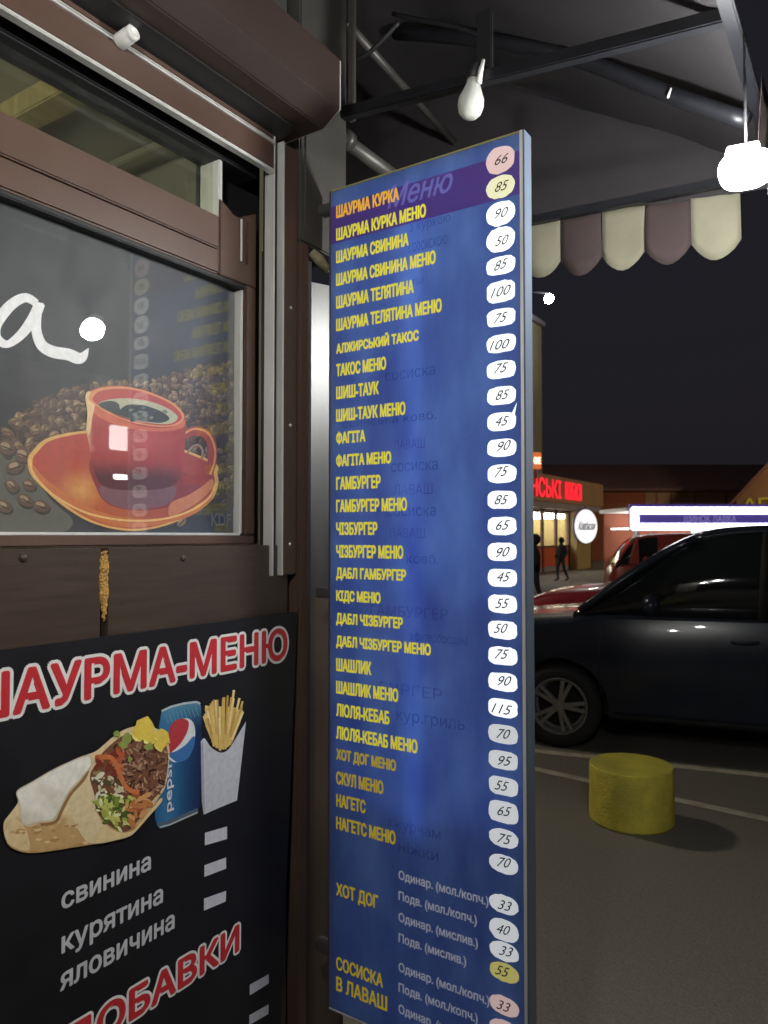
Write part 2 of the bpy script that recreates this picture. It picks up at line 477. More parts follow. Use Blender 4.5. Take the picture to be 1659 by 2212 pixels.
# the room behind the transom
M_room = mat('cream_room_wall', lin((176, 170, 146)), .7, var=.12, scale=3, dirt=.35, dirtcol=lin((130, 120, 92)))
M_wood = mat('pale_timber', lin((186, 168, 104)), .6, var=.25, scale=4, stretch=(10, 1, 1))
box('room_ceiling', -2.3, -.13, YL, 1.5, 2.82, 2.86, M_room, K)
box('room_back_wall', -2.34, -2.3, YL, 1.5, .1, 2.82, M_room, K)
box('room_end_wall', -2.3, -.13, 1.46, 1.5, .1, 2.82, M_room, K)
box('room_floor', -2.3, -.13, YL, 1.46, .1, .14, M_panel, K)
box('room_near_wall', -2.3, -.13, YL - .04, YL, .1, 2.82, M_room, K)
box('ceiling_beam', -2.29, -.2, 1.02, 1.09, 2.76, 2.818, M_wood, K, .004)
box('ceiling_strip', -2.29, -.2, 1.36, 1.40, 2.795, 2.818, M_room, K, .003)
tube('conduit', [(-.9, .93, 2.80), (-.93, .95, 2.72), (-.98, .97, 2.6), (-.98, .98, 2.4)], .010, M_room, K)
box('wall_cabinet', -2.28, -1.9, .0, .95, 2.1, 2.55, mat('teal_cabinet', lin((120, 140, 128)), .5), K, .01)
# fascia, roof and corner of the kiosk
box('fascia', -.12, -.03, YL, y_br - .004, 2.66, 3.24, M_post, K, .004)
box('roof_slab', -2.4, -.13, YL, Y_END - .01, 2.9, 3.0, M_post, K)
box('end_wall', -2.4, -.125, 1.502, Y_END - .002, .12, 2.899, M_panel, K)
box('corner_post', -.06, .004, y_br + .003, Y_END, 2.43, 3.24, M_post, K, .004)
box('corner_rib', .004, .009, y_br + .019, y_br + .023, 2.47, 2.80, M_post, K, .001)
box('corner_return', -.12, -.061, y_br + .003, 1.5, .12, 2.429, M_black, K)
box('corner_trim', -.06, .006, y_br + .003, y_g0 - .002, .12, 2.429, M_brown_metal, K, .005)
def skew(o_, t_):
    return [(-.105 + o_, 1.525), (-.058 + o_, 1.630), (-.058 + o_ - t_, 1.630), (-.105 + o_ - t_, 1.525)]
prism('corner_sheet', skew(.003, .012), 'Z', .12, 2.395, M_zinc, K, .001)
prism('corner_lower_cover', skew(.0065, .003), 'Z', .12, 1.56, mat('brown_grimy_cover', lin((58, 48, 42)), .5, var=.25, scale=6, dirt=.3, dirtcol=lin((76, 62, 52))), K, .0006)
box('cavity', -.055, -.03, y_rail1 + .002, y_br + .003, .12, 1.63, M_panel, K)
# small clamp and rag of sealant at the top of the sheet
tube('sealant', [(.006, y_g0 + .004, 2.415), (.016, y_g0 + .02, 2.40), (.014, y_g0 + .05, 2.385), (.02, y_g0 + .07, 2.39)], [.010, .014, .013, .006],
     mat('dirty_sealant', lin((130, 122, 96)), .7, var=.3, scale=50, bump=.5), K)

# interior lamp: a ceiling batten seen only by its light through the transom
KL = empty('ceiling_batten', (-1.2, .3, 2.79), 'lit ceiling batten inside the kiosk behind the transom', 'lamp')
box('batten_body', -1.25, -1.15, -.4, .55, 2.40, 2.43, M_white, KL, .004)
for y in (-.3, .45): tube('hanger', [(-1.2, y, 2.43), (-1.2, y, 2.818)], .004, M_steel_dark, KL, 6)
tube('tube', [(-1.2, -.38, 2.46), (-1.2, .53, 2.46)], .013, emat('batten_glow', (1, .98, .84), 85.0), KL)

# ------------------------------------------------------------------ roller shutter in front of the window
SH = empty('roller_shutter', (0, .3, 2.55), 'rolled up brown roller shutter with box, guide rail and bottom bar above the window', 'shutter')
HX = .155; z_h0, z_h1 = 2.652, 2.80
prism('shutter_box', [(-.028, z_h0), (.108, z_h0), (HX, 2.683), (HX, z_h1), (-.028, z_h1)], 'Y', YL, 1.335, mat('dark_brown_coated_metal', lin((56, 44, 40)), .42, var=.08, scale=4, dirt=.2, dirtcol=lin((84, 74, 66))), SH, .003)
prism('end_cap', [(-.026, z_h0 + .003), (.106, z_h0 + .003), (HX - .002, 2.685), (HX - .002, z_h1 - .002), (-.026, z_h1 - .002)], 'Y', 1.336, 1.340, M_alu, SH, .0008)
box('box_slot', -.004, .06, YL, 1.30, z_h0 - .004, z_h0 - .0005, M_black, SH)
g = box('guide_rail', -.035, .0, y_rail1, y_br, 1.628, 2.648, M_brown_metal, SH, .003)
tag(g, 'brown guide rail with bright aluminium channel')
for a, b, dx in ((y_rail0, y_rail0 + .0045, .0), (y_rail0 + .0085, y_rail0 + .0115, -.006), (y_rail0 + .0150, y_rail0 + .018, -.008), (y_rail1 - .007, y_rail1 - .001, .003)):
    box('channel_lip', -.03, dx, a, b, 1.628, 2.648, M_alu if dx >= 0 else M_post, g, .0012)
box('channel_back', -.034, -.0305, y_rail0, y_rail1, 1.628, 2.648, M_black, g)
s = box('bottom_bar', -.012, .002, YL, y_rail0 - .001, 2.566, 2.6255, M_brown_metal, SH, .003)
box('lower_edge', -.013, .006, YL, y_rail0 - .002, 2.5585, 2.5658, M_alu, s, .0015)
for zz in (2.626, 2.6305, 2.6345):
    box('upper_edge', -.012, .004 if zz < 2.63 else .001, YL, y_rail0 - .002, zz, zz + (.0040 if zz < 2.63 else .0025), M_alu, s, .0008)
box('slat', -.010, .0, YL, y_rail0 - .001, 2.6375, 2.6515, M_brown_metal, SH, .002)
for zz in (1.70, 1.98, 2.26):
    lathe('rail_screw', [(.0042, 0), (.0042, .0008), (.0025, .002), (.0006, .0022)], (0.0002, (y_rail1 + y_br) / 2, zz), M_alu, g, 10, Matrix.Rotation(R(90), 4, 'Y'))
p = onX(256, 92, .0)
kn = lathe('stop_knob', [(.0125, 0), (.0142, .002), (.0142, .027), (.0128, .0295), (.0138, .032), (.0138, .040), (.0095, .0405), (.008, .036)], p, M_white, SH, 24,
           Matrix.Rotation(R(78), 4, 'Y') @ Matrix.Rotation(R(-6), 4, 'X'))

# ------------------------------------------------------------------ coffee print behind the lower pane
XP = XG - .006
FI = empty('window_print', (XP, .9, z_gb), 'black window print of a red coffee cup on spilled beans with white script', 'window print')
box('film', XP - .002, XP, YL, y_gr - .001, z_gb + .001, z_gt - .001, M_film, FI)
def film(x, y, off): return onX(x, y, XP) + Vector((off, 0, 0))
def film8(x, y, off): return film(.3255 * x, 810 + .3255 * y, off)
def film2(x, y, off): return film(.4557 * x, 486 + .4557 * y, off)
# bean bed and beans
bed = [(-40, 470), (20, 400), (100, 290), (250, 180), (430, 105), (600, 65), (900, 30), (1100, 10), (1300, -60), (1575, -95), (1575, 1010), (1400, 1050), (1200, 1000), (500, 900), (360, 920), (250, 950), (-40, 960)]
polys = [(crom([(-40, 470), (20, 400), (100, 290), (250, 180), (430, 105), (600, 65), (900, 30), (1100, 10), (1300, -60), (1575, -95), (1575, 700), (1480, 860), (900, 800), (400, 520), (200, 520), (-40, 600)], 4), lin((38, 28, 24)))]
polys.append((crom([(-40, 560), (120, 540), (220, 640), (330, 820), (480, 960), (420, 1040), (200, 1045), (-40, 1045)], 4), lin((96, 96, 86))))
shapes('bean_bed', polys, film8, .0004, M_print, FI)
bp = []
cells = []
yy = -90
while yy < 1000:
    xx = -30
    while xx < 1570:
        big = 1.0 + max(0, (700 - xx) / 700) * .9 + max(0, (yy - 300) / 700) * .5
        cells.append((xx + random.uniform(-14, 14), yy + random.uniform(-10, 10), big)); xx += 37 * big
    yy += 22 + (12 if yy > 350 else 0)
for (x, y, big) in cells:
    if not inside((x, y), bed): continue
    if x < 560 and y > 520: continue
    if 1250 < x < 1575 and y > 860: continue
    a = random.uniform(0, math.pi); rx, ry = 25 * big * random.uniform(.85, 1.15), 16 * big * random.uniform(.85, 1.15)
    base = random.choice([(122, 92, 66), (146, 116, 84), (96, 70, 52), (168, 138, 102), (110, 84, 66), (78, 58, 46)])
    base = tuple(int(v * (.64 if x > 1250 else .76)) for v in base)
    def ell(cx, cy, rx, ry, n=10):
        return [(cx + rx * math.cos(2 * math.pi * k / n) * math.cos(a) - ry * math.sin(2 * math.pi * k / n) * math.sin(a),
                 cy + rx * math.cos(2 * math.pi * k / n) * math.sin(a) + ry * math.sin(2 * math.pi * k / n) * math.cos(a)) for k in range(n)]
    bp.append((ell(x + 3, y + 5, rx * 1.05, ry * 1.05), lin((34, 24, 20))))
    bp.append((ell(x, y, rx, ry), lin(base)))
    bp.append((ell(x - 5 * big, y - 5 * big, rx * .5, ry * .45, 8), lin(tuple(min(255, int(v * 1.32)) for v in base))))
    bp.append((ell(x + 1, y + 1, rx * .8, ry * .12, 6), lin(tuple(int(v * .4) for v in base))))
for (x, y, rx, ry) in ((95, 610, 62, 42), (75, 735, 50, 40), (190, 730, 46, 36), (165, 830, 58, 40), (270, 870, 56, 40), (20, 870, 60, 40), (150, 530, 60, 50), (40, 480, 60, 50)):
    a = random.uniform(-.4, .8)
    bp.append((ell(x + 8, y + 14, rx * 1.05, ry * 1.0, 14), lin((52, 46, 40))))
    bp.append((ell(x, y, rx, ry, 14), lin((98, 74, 54)))); bp.append((ell(x - 8, y - 10, rx * .55, ry * .45, 10), lin((168, 142, 110))))
    bp.append((ell(x + 4, y + 6, rx * .8, ry * .12, 8), lin((40, 28, 22))))
tag(shapes('coffee_beans', bp, film8, .0006, M_print, FI, .00000025), kind='stuff')
# saucer and cup
sau = [(180, 560), (215, 500), (290, 430), (420, 390), (570, 370), (800, 360), (1380, 560), (1440, 660), (1440, 750), (1400, 830), (1320, 900), (1200, 960), (1060, 1010), (900, 1035), (740, 1020), (580, 970), (430, 880), (300, 770), (200, 660)]
cs = crom(sau, 5)
ctr = (810, 690)
def shrink(pl, s, dx=0, dy=0): return [(ctr[0] + (x - ctr[0]) * s + dx, ctr[1] + (y - ctr[1]) * s + dy) for x, y in pl]
def sauc(x, y):
    c = mixc((182, 66, 50), (188, 92, 50), (y - 520) / 260)
    c = mixc(c, (220, 160, 82), max(0, 1 - math.hypot((x - 540) / 190, (y - 760) / 150)) * 1.1)
    return mixc(c, (146, 50, 42), (x - 900) / 700)
graded('saucer_well_print', shrink(cs, .955, 4, 2), sauc, film8, .00168, FI)
P = [(cs, lin((226, 178, 98))),
     (crom([(215, 600), (300, 690), (480, 820), (640, 900), (820, 945), (1060, 950), (1240, 900), (1390, 790), (1400, 720), (1420, 760), (1380, 850), (1250, 940), (1060, 990), (880, 1010), (700, 985), (520, 900), (340, 770), (230, 660)], 4), lin((206, 118, 62))),
     (crom([(330, 620), (600, 620), (640, 760), (650, 880), (560, 880), (440, 790)], 5), lin((228, 168, 82))),
     (crom([(300, 590), (500, 570), (600, 600), (600, 640), (480, 640), (360, 670)], 5), lin((210, 120, 70))),
     (crom([(600, 560), (900, 560), (1200, 640), (1330, 740), (1250, 830), (1100, 880), (900, 900), (720, 860), (640, 760)], 5), lin((142, 52, 56))),
     (crom([(660, 740), (900, 720), (1150, 730), (1120, 850), (900, 890), (720, 850)], 5), lin((128, 84, 94))),
     (ribbon(crom([(195, 560), (215, 650), (320, 770), (470, 870), (620, 930), (830, 965), (1050, 960), (1240, 910), (1380, 820), (1430, 720)], 5, False), 13), lin((240, 196, 120))),
     (crom([(1130, 850), (1240, 800), (1330, 745), (1400, 690), (1410, 740), (1330, 830), (1200, 910), (1120, 935)], 4), lin((206, 132, 92)))]
P0 = P[:1]; P = [q for q in P[1:] if q[1] not in (lin((228, 168, 82)), lin((210, 120, 70)))]
shapes('saucer_rim_print', P0, film8, .00162, M_print, FI)
shapes('saucer_print', P, film8, .00172, M_print, FI, .00002)
cup = [(562, 150), (575, 250), (568, 370), (590, 480), (606, 580), (640, 690), (700, 745), (820, 765), (1000, 762), (1130, 740), (1190, 680), (1215, 560), (1225, 420), (1226, 290), (1200, 240), (1120, 170), (980, 110), (820, 75), (680, 78), (590, 110)]
P = [(ribbon(crom([(1215, 400), (1290, 372), (1370, 400), (1405, 480), (1402, 580), (1370, 650), (1300, 690), (1210, 700)], 6, False), 62), lin((158, 54, 44))),
     (ribbon(crom([(1225, 385), (1290, 358), (1375, 385), (1420, 480), (1418, 580), (1390, 660)], 6, False), 14), lin((214, 150, 90))),
     (ribbon(crom([(1240, 520), (1270, 480), (1310, 465), (1340, 500), (1335, 560)], 5, False), 16), lin((150, 120, 96))),
     (crom([(568, 150), (600, 120), (680, 230), (800, 300), (960, 345), (1120, 350), (1200, 310), (1222, 300), (1215, 345), (1120, 372), (940, 370), (760, 330), (640, 270), (590, 210)], 4), lin((214, 108, 80))),
     (crom([(562, 140), (590, 110), (625, 180), (605, 300), (590, 400), (572, 360), (575, 250)], 4), lin((232, 196, 150))),
     (crom([(585, 140), (640, 95), (760, 78), (900, 90), (1040, 135), (1150, 190), (1215, 260), (1200, 315), (1110, 345), (960, 335), (800, 295), (680, 235), (600, 180)], 5), lin((222, 150, 96))),
     (crom([(612, 150), (660, 108), (770, 92), (900, 104), (1040, 148), (1140, 200), (1198, 265), (1188, 305), (1110, 335), (960, 325), (800, 285), (690, 225), (620, 180)], 5), lin((186, 66, 60))),
     (crom([(650, 190), (740, 160), (880, 158), (1020, 185), (1130, 235), (1175, 285), (1120, 325), (980, 318), (820, 282), (700, 232)], 5), lin((188, 186, 158))),
     (crom([(650, 195), (720, 172), (780, 190), (800, 240), (880, 285), (980, 316), (820, 282), (700, 234)], 5), lin((50, 62, 64))),
     (crom([(790, 240), (840, 200), (940, 200), (1060, 240), (1120, 290), (1060, 318), (940, 305), (840, 280)], 5), lin((44, 52, 56)))]
for i in range(16):
    x, y = random.uniform(800, 1100), random.uniform(215, 305); r = random.uniform(8, 22)
    P.append((crom([(x - r, y), (x, y - r * .6), (x + r, y), (x, y + r * .6)], 3), lin(random.choice([(30, 38, 42), (86, 98, 96), (38, 46, 50), (120, 128, 118)]))))
def cupc(x, y):
    c = mixc((168, 54, 52), (196, 86, 84), 1 - math.hypot((x - 900) / 330, (y - 440) / 130))
    c = mixc(c, (88, 32, 44), (y - 560) / 110 - (x - 640) / 2600)
    c = mixc(c, (168, 50, 46), (x - 1120) / 160)
    c = mixc(c, (198, 100, 74), 1 - (y - 150) / 210 if x < 1000 else 0)
    return mixc(c, (236, 206, 164), 1 - (x - 566) / 46 if y < 520 else 0)
shapes('cup_handle_print', P[:3], film8, .0020, M_print, FI, .00002)
graded('cup_body_print', crom(cup, 5), cupc, film8, .00208, FI, 4)
shapes('cup_print', P[3:], film8, .0021, M_print, FI, .00002)
# white script letter
P = [(ribbon(crom([(172, 372), (120, 345), (60, 372), (10, 425), (-22, 480), (-18, 535), (25, 566), (70, 545), (120, 495), (165, 425), (186, 372)], 5, False),
             [34 + 20 * abs(math.sin(i * .1)) for i in range(51)]), lin((244, 244, 246))),
     (ribbon(crom([(186, 368), (172, 440), (172, 510), (198, 572), (250, 602), (320, 614), (380, 632), (418, 585)], 5, False),
             [40 + min(i, 20) * .8 for i in range(29)] + [55, 52, 46, 36, 24, 12, 4]), lin((244, 244, 246)))]
shapes('script_letter', P, film2, .0012, M_print, FI, .0001)
o_ = film(456, 1135, .0012); o2 = film(497, 1135, .0012)
text('maker_mark', 'KDF', o_, Vector((0, o2.y - o_.y, 0)), Vector((0, 0, .026)), mat('dim_print', lin((96, 100, 100)), .5), FI, .0005)

# ------------------------------------------------------------------ poster board under the window
XB = .012
def wall(x, y, off=0): return onX(x, y, XB) + Vector((off, 0, 0))
PB = empty('poster_board', (XB, .9, .3), 'black shawarma menu board with red outlined title on the kiosk wall', 'poster')
tr_, br_ = wall(643, 1322), wall(606, 2212)
prism('backing', [(YL, .35), (br_.y - (br_.z - .35) * (tr_.y - br_.y) / (tr_.z - br_.z), .35), (tr_.y, tr_.z), (YL, tr_.z + .004)], 'X', XB - .008, XB, M_board, PB)
zb_ = wall(606, 1424).z; zt_ = wall(606, 1359).z
yr_ = wall(618, 1400).y
yA = wall(66, 1500).y
yl_ = yA - (yr_ - yA) * .178
O = Vector((XB, yl_, zb_)); U = Vector((0, yr_ - yl_, 0)); V_ = Vector((0, 0, zt_ - zb_))
e1 = Vector((.0008, 0, 0)); e2 = Vector((.0014, 0, 0))
text('title_outline', 'ШАУРМА-МЕНЮ', O + e1, U, V_, M_white_ink, PB, .0085, n=14)
text('title', 'ШАУРМА-МЕНЮ', O + e2, U, V_, M_red_ink, PB, .0028)
zb_ = wall(515, 2063).z; zt_ = wall(517, 1996).z
yr_ = wall(514, 2030).y; yO = wall(205, 2200).y
yl_ = yO - (yr_ - yO) * .19
O = Vector((XB, yl_, zb_)); U = Vector((0, yr_ - yl_, 0)); V_ = Vector((0, 0, zt_ - zb_))
text('heading_outline', 'ДОБАВКИ', O + e1, U, V_, M_white_ink, PB, .0075, n=14)
text('heading', 'ДОБАВКИ', O + e2, U, V_, M_red_ink, PB, .0028)
for t, xl, yb, xr, h in (('свинина', 133, 1965, 323, .0255), ('курятина', 133, 2072, 349, .036), ('яловичина', 130, 2141, 374, .0275)):
    a = wall(xl, yb); b = wall(xr, yb)
    text('meat_name', t, a + e1, Vector((0, b.y - a.y, 0)), Vector((0, 0, h)), M_grey_ink, PB, .0011)
for q in (((442, 1799), (490, 1785), (490, 1812), (442, 1826)), ((441, 1869), (488, 1852), (488, 1876), (441, 1894)), ((440, 1941), (488, 1924), (487, 1947), (440, 1967)),
          ((539, 2127), (580, 2104), (580, 2124), (539, 2150)), ((538, 2193), (580, 2169), (579, 2190), (538, 2214))):
    shapes('price_blank', [(q, lin((206, 204, 214)))], lambda x, y, o: wall(x, y, o), .0008, M_print, PB)
def p6(x, y, off): return wall(.3418 * x, 1458 + .3418 * y, off)
# carton of chips
P = []
for i in range(60):
    x = random.uniform(1285, 1530); top = 170 + abs(x - 1440) * .5 + random.uniform(-60, 90)
    if i == 5: x, top = 1470, 95
    lean = random.uniform(-30, 30) + (x - 1410) * .12
    bx_ = 1400 + (x - 1410) * .55
    P.append((ribbon([(bx_, 470 + random.uniform(-20, 20) - abs(x - 1410) * .5), (x + lean * .4, top)], random.uniform(11, 17)), lin(random.choice([(222, 190, 112), (240, 220, 160), (206, 168, 88), (234, 208, 138), (196, 154, 78), (214, 180, 98)]))))
P.append((crom([(1266, 420), (1290, 400), (1330, 455), (1390, 490), (1440, 470), (1490, 395), (1552, 292)], 5, False) + [(1540, 400), (1495, 792), (1390, 835), (1284, 882), (1272, 800)], lin((196, 198, 206))))
for k in range(5):
    xx = 1345 + k * 24; P.append((ribbon([(xx, 380), (xx + random.uniform(-8, 8), 472 - abs(k - 2) * 10)], 16), lin((222, 186, 104))))
P.append(([(1266, 430), (1282, 425), (1292, 870), (1284, 882), (1272, 800)], lin((168, 170, 180))))
shapes('chips_print', P, p6, .0008, M_print, PB, .00001)
# drink can
can = [(1018, 232), (1030, 215), (1080, 192), (1160, 172), (1235, 163), (1258, 170), (1268, 200), (1272, 400), (1268, 640), (1262, 820), (1245, 868), (1160, 912), (1060, 955), (1012, 970), (990, 950), (976, 900), (985, 600), (1000, 330)]
def canc(x, y):
    t = (x - 985) / 285
    c = mixc((40, 96, 138), (58, 118, 166), 1 - abs(t - .25) / .25)
    c = mixc(c, (18, 42, 84), (t - .45) / .5)
    return mixc(c, (92, 150, 172), (330 - y) / 170)
graded('drink_can_body_print', can, canc, p6, .0013, PB)
P = [     (ribbon([(1018, 228), (1080, 200), (1160, 180), (1240, 170), (1262, 182)], 12), lin((190, 198, 200))),
     (ribbon([(990, 945), (1060, 932), (1160, 890), (1248, 850)], 24), lin((84, 100, 112))),
     (ribbon([(1005, 962), (1070, 945), (1160, 905), (1245, 868)], 9), lin((184, 190, 192)))]
for k in range(9):
    P.append((ribbon([(1040 + k * 24, 240 - k * 5), (1060 + k * 24, 300 - k * 5)], 4), lin((104, 156, 176))))
circ = [(1140 + 88 * math.cos(t * math.pi / 16) + 22 * math.sin(t * math.pi / 16) * -1, 412 + 138 * math.sin(t * math.pi / 16) - 18 * math.cos(t * math.pi / 16)) for t in range(32)]
P += [(circ, lin((222, 226, 230))),
      (crom([(1072, 330), (1110, 285), (1160, 276), (1190, 300), (1180, 360), (1140, 430), (1090, 480), (1068, 490), (1058, 420)], 4), lin((186, 58, 66))),
      (crom([(1060, 500), (1110, 480), (1170, 440), (1222, 385), (1225, 440), (1195, 510), (1150, 546), (1105, 545)], 4), lin((62, 112, 172)))]
shapes('can_rim_print', P[:1], p6, .0014, M_print, PB)
shapes('can_foot_print', P[1:3], p6, .0014, M_print, PB, .00003)
for q in P[3:12]: shapes('can_hatch_print', [q], p6, .0014, M_print, PB)
shapes('can_logo_print', P[12:], p6, .0015, M_print, PB, .00003)
a = p6(1092, 850, .0026); b = p6(1092, 560, .0026); c = p6(1040, 850, .0026)
text('can_lettering', 'pepsi', a, b - a, Vector((0, c.y - a.y, 0)), mat('can_white', lin((206, 214, 224)), .5), PB, .0006)
# rolled flatbread
wrap = [(18, 930), (60, 870), (108, 800), (100, 730), (200, 670), (300, 610), (400, 560), (520, 510), (600, 480), (660, 430), (720, 380), (800, 335), (900, 320), (1000, 345), (1058, 420), (1062, 560), (1040, 700), (1000, 770), (940, 860), (880, 950), (820, 1010), (700, 1050), (560, 1072), (430, 1092), (300, 1112), (170, 1122), (60, 1085), (22, 1010)]
def brd(x, y):
    t = (y - 900 + (x - 200) * .25) / 260
    c = mixc((228, 206, 160), (192, 152, 100), t)
    return mixc(c, (168, 124, 78), .5 + .5 * math.sin(x * .045 + y * .01) - .55 if y > 900 and x < 620 else 0)
graded('flatbread_shape_print', crom(wrap, 3), brd, p6, .0029, PB, 4)
P = [
     (crom([(40, 930), (200, 960), (330, 930), (430, 960), (540, 930), (580, 1040), (430, 1080), (170, 1110), (60, 1070)], 4), lin((196, 160, 108))),
     (crom([(520, 640), (580, 660), (600, 820), (640, 940), (700, 1040), (560, 1060), (480, 960), (440, 840), (430, 760)], 4), lin((226, 206, 162))),
     (crom([(60, 900), (150, 960), (180, 1100), (70, 1080), (30, 1010)], 4), lin((222, 196, 148)))]
for i in range(26):
    x, y = random.uniform(60, 560), random.uniform(940, 1080)
    if inside((x, y), wrap):
        r = random.uniform(12, 34); P.append((crom([(x - r, y), (x, y - r * .4), (x + r, y - 4), (x, y + r * .4)], 3), lin(random.choice([(184, 142, 90), (204, 170, 118), (222, 196, 146), (176, 136, 88)]))))
P += [(ribbon(crom([(548, 600), (520, 660), (440, 750), (385, 850), (345, 925), (250, 945)], 4, False), 20), lin((150, 112, 72))),
      (crom([(100, 730), (200, 670), (300, 610), (400, 560), (545, 503), (575, 560), (520, 640), (430, 740), (375, 850), (330, 915), (240, 930), (170, 950), (130, 930), (110, 800)], 4), lin((206, 196, 172)))]
lav = crom([(106, 736), (200, 677), (300, 617), (400, 568), (540, 512), (566, 560), (512, 638), (424, 736), (367, 846), (324, 907), (238, 922), (172, 940), (138, 922), (118, 800)], 4)
graded('flatbread_fold_print', lav, lambda x, y: mixc((240, 236, 224), (202, 190, 164), .25 + .18 * math.sin(x * .018 - y * .022) + (y - 820) / 600), p6, .0032, PB)
shapes('flatbread_crust_print', P, p6, .0030, M_print, PB, .000002)
P = []
fill = [(600, 560), (640, 490), (740, 400), (800, 380), (1000, 385), (1052, 480), (1048, 620), (1015, 720), (950, 800), (880, 900), (800, 985), (720, 970), (650, 920), (600, 850), (590, 760), (560, 640)]
P.append((crom(fill, 4), lin((128, 84, 60))))
def blobs(n, x0, x1, y0, y1, cols, r0, r1, el=.45):
    for i in range(n):
        x, y = random.uniform(x0, x1), random.uniform(y0, y1)
        if not inside((x, y), fill): continue
        r = random.uniform(r0, r1); a = random.uniform(0, math.pi)
        pts = [(x + r * math.cos(t) * math.cos(a) - r * el * math.sin(t) * math.sin(a), y + r * math.cos(t) * math.sin(a) + r * el * math.sin(t) * math.cos(a)) for t in [k * math.pi / 4 + random.uniform(-.2, .2) for k in range(8)]]
        P.append((pts, lin(random.choice(cols))))
blobs(330, 700, 1050, 420, 760, [(60, 36, 30), (188, 150, 120), (112, 72, 54), (136, 96, 74), (96, 60, 46), (158, 118, 92), (122, 84, 62), (84, 50, 40), (172, 136, 108)], 8, 26, .3)
blobs(24, 580, 760, 480, 640, [(168, 70, 44), (190, 92, 56), (128, 56, 44), (206, 120, 74)], 20, 44)
blobs(40, 590, 760, 620, 800, [(108, 100, 62), (150, 136, 90), (206, 196, 160), (92, 84, 56), (226, 220, 196)], 14, 38)
blobs(120, 600, 830, 760, 990, [(222, 222, 170), (84, 100, 42), (168, 176, 74), (196, 198, 104), (128, 146, 58), (206, 208, 140), (104, 118, 50)], 10, 38)
blobs(26, 790, 960, 740, 930, [(196, 124, 72), (170, 96, 58), (214, 158, 100)], 20, 46)
P.append((ribbon(crom([(620, 520), (690, 520), (730, 580), (760, 660), (800, 720), (870, 740)], 4, False), 30), lin((206, 118, 70))))
for (x, y, r) in ((900, 330, 62), (860, 370, 44), (940, 400, 40), (1020, 390, 48), (1000, 440, 36)):
    pts = [(x + r * (1 + random.uniform(-.25, .25)) * math.cos(t), y + r * (1.15 + random.uniform(-.25, .25)) * math.sin(t)) for t in [k * math.pi / 5 for k in range(10)]]
    P.append((pts, lin((232, 204, 84)))); P.append((shrink(pts, 1, 0, 0)[2:6], lin((244, 228, 140))))
for (x, y, r) in ((790, 400, 34), (730, 370, 20), (770, 440, 28), (930, 450, 26), (810, 530, 16)):
    pts = [(x + r * (1 + random.uniform(-.3, .3)) * math.cos(t), y + r * (1 + random.uniform(-.3, .3)) * math.sin(t)) for t in [k * math.pi / 5 for k in range(10)]]
    P.append((pts, lin((148, 160, 78))))
P.append((crom([(640, 940), (720, 985), (820, 985), (900, 900), (1000, 780), (1010, 800), (940, 880), (870, 960), (810, 1015), (700, 1045), (600, 1060), (590, 1020)], 4), lin((226, 202, 150))))
shapes('filling_print', P, p6, .0033, M_print, PB, .000003)

# ------------------------------------------------------------------ lit menu sign standing out from the corner
YS = 1.434
def sg(x, y, off=0): return onY(x, y, YS) + Vector((0, -off, 0))
pl_t = sg(714, 411); pr_t = sg(1130, 284)
X0, X1, ZT = sg(711, 1150).x, sg(1139, 1150).x, (pl_t.z + pr_t.z) / 2
ZB = sg(707, 2176).z
TH = .034
SG = empty('menu_sign', ((X0 + X1) / 2, YS, ZB), 'tall blue lit menu sign with yellow dishes and white price ovals by the corner', 'sign')
m = bpy.data.materials.new('blue_backlit_face'); m.use_nodes = True; nt = m.node_tree; b = nt.nodes['Principled BSDF']
b.inputs['Roughness'].default_value = .22
tc = nt.nodes.new('ShaderNodeTexCoord'); mp = nt.nodes.new('ShaderNodeMapping'); mp.inputs['Scale'].default_value = (3, 1, 1.2)
nz = nt.nodes.new('ShaderNodeTexNoise'); nz.inputs['Scale'].default_value = 4; nz.inputs['Detail'].default_value = 5
nt.links.new(tc.outputs['Object'], mp.inputs[0]); nt.links.new(mp.outputs[0], nz.inputs['Vector'])
cr = nt.nodes.new('ShaderNodeValToRGB'); cr.color_ramp.elements[0].position = .3; cr.color_ramp.elements[1].position = .7
cr.color_ramp.elements[0].color = (*lin((98, 120, 178)), 1); cr.color_ramp.elements[1].color = (*lin((126, 154, 200)), 1)
nt.links.new(nz.outputs[0], cr.inputs[0]); nt.links.new(cr.outputs[0], b.inputs['Base Color'])
tl = nt.nodes.new('ShaderNodeBsdfTranslucent'); nt.links.new(cr.outputs[0], tl.inputs[0])
ms = nt.nodes.new('ShaderNodeMixShader'); ms.inputs[0].default_value = .55
nt.links.new(b.outputs[0], ms.inputs[1]); nt.links.new(tl.outputs[0], ms.inputs[2]); nt.links.new(ms.outputs[0], nt.nodes['Material Output'].inputs[0])
M_face = m
M_inside = mat('white_tray', (.85, .85, .85), .6, var=.02)
box('face', X0 + .003, X1 - .004, YS, YS + .003, ZB + .003, ZT - .003, M_face, SG)
box('tray_back', X0 + .004, X1 - .005, YS + TH - .003, YS + TH, ZB + .004, ZT - .004, M_inside, SG)
HZ = (ZT - ZB - .02) / 4
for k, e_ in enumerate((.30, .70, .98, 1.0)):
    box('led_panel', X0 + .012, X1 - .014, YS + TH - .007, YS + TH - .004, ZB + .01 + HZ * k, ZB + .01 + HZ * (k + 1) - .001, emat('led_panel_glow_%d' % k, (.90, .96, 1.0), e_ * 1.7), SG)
tube('light_tube', [(X0 + .235, YS + .022, ZB + .45), (X0 + .235, YS + .022, ZT - .06)], .006, emat('tube_glow', (.92, .97, 1.0), 6), SG)
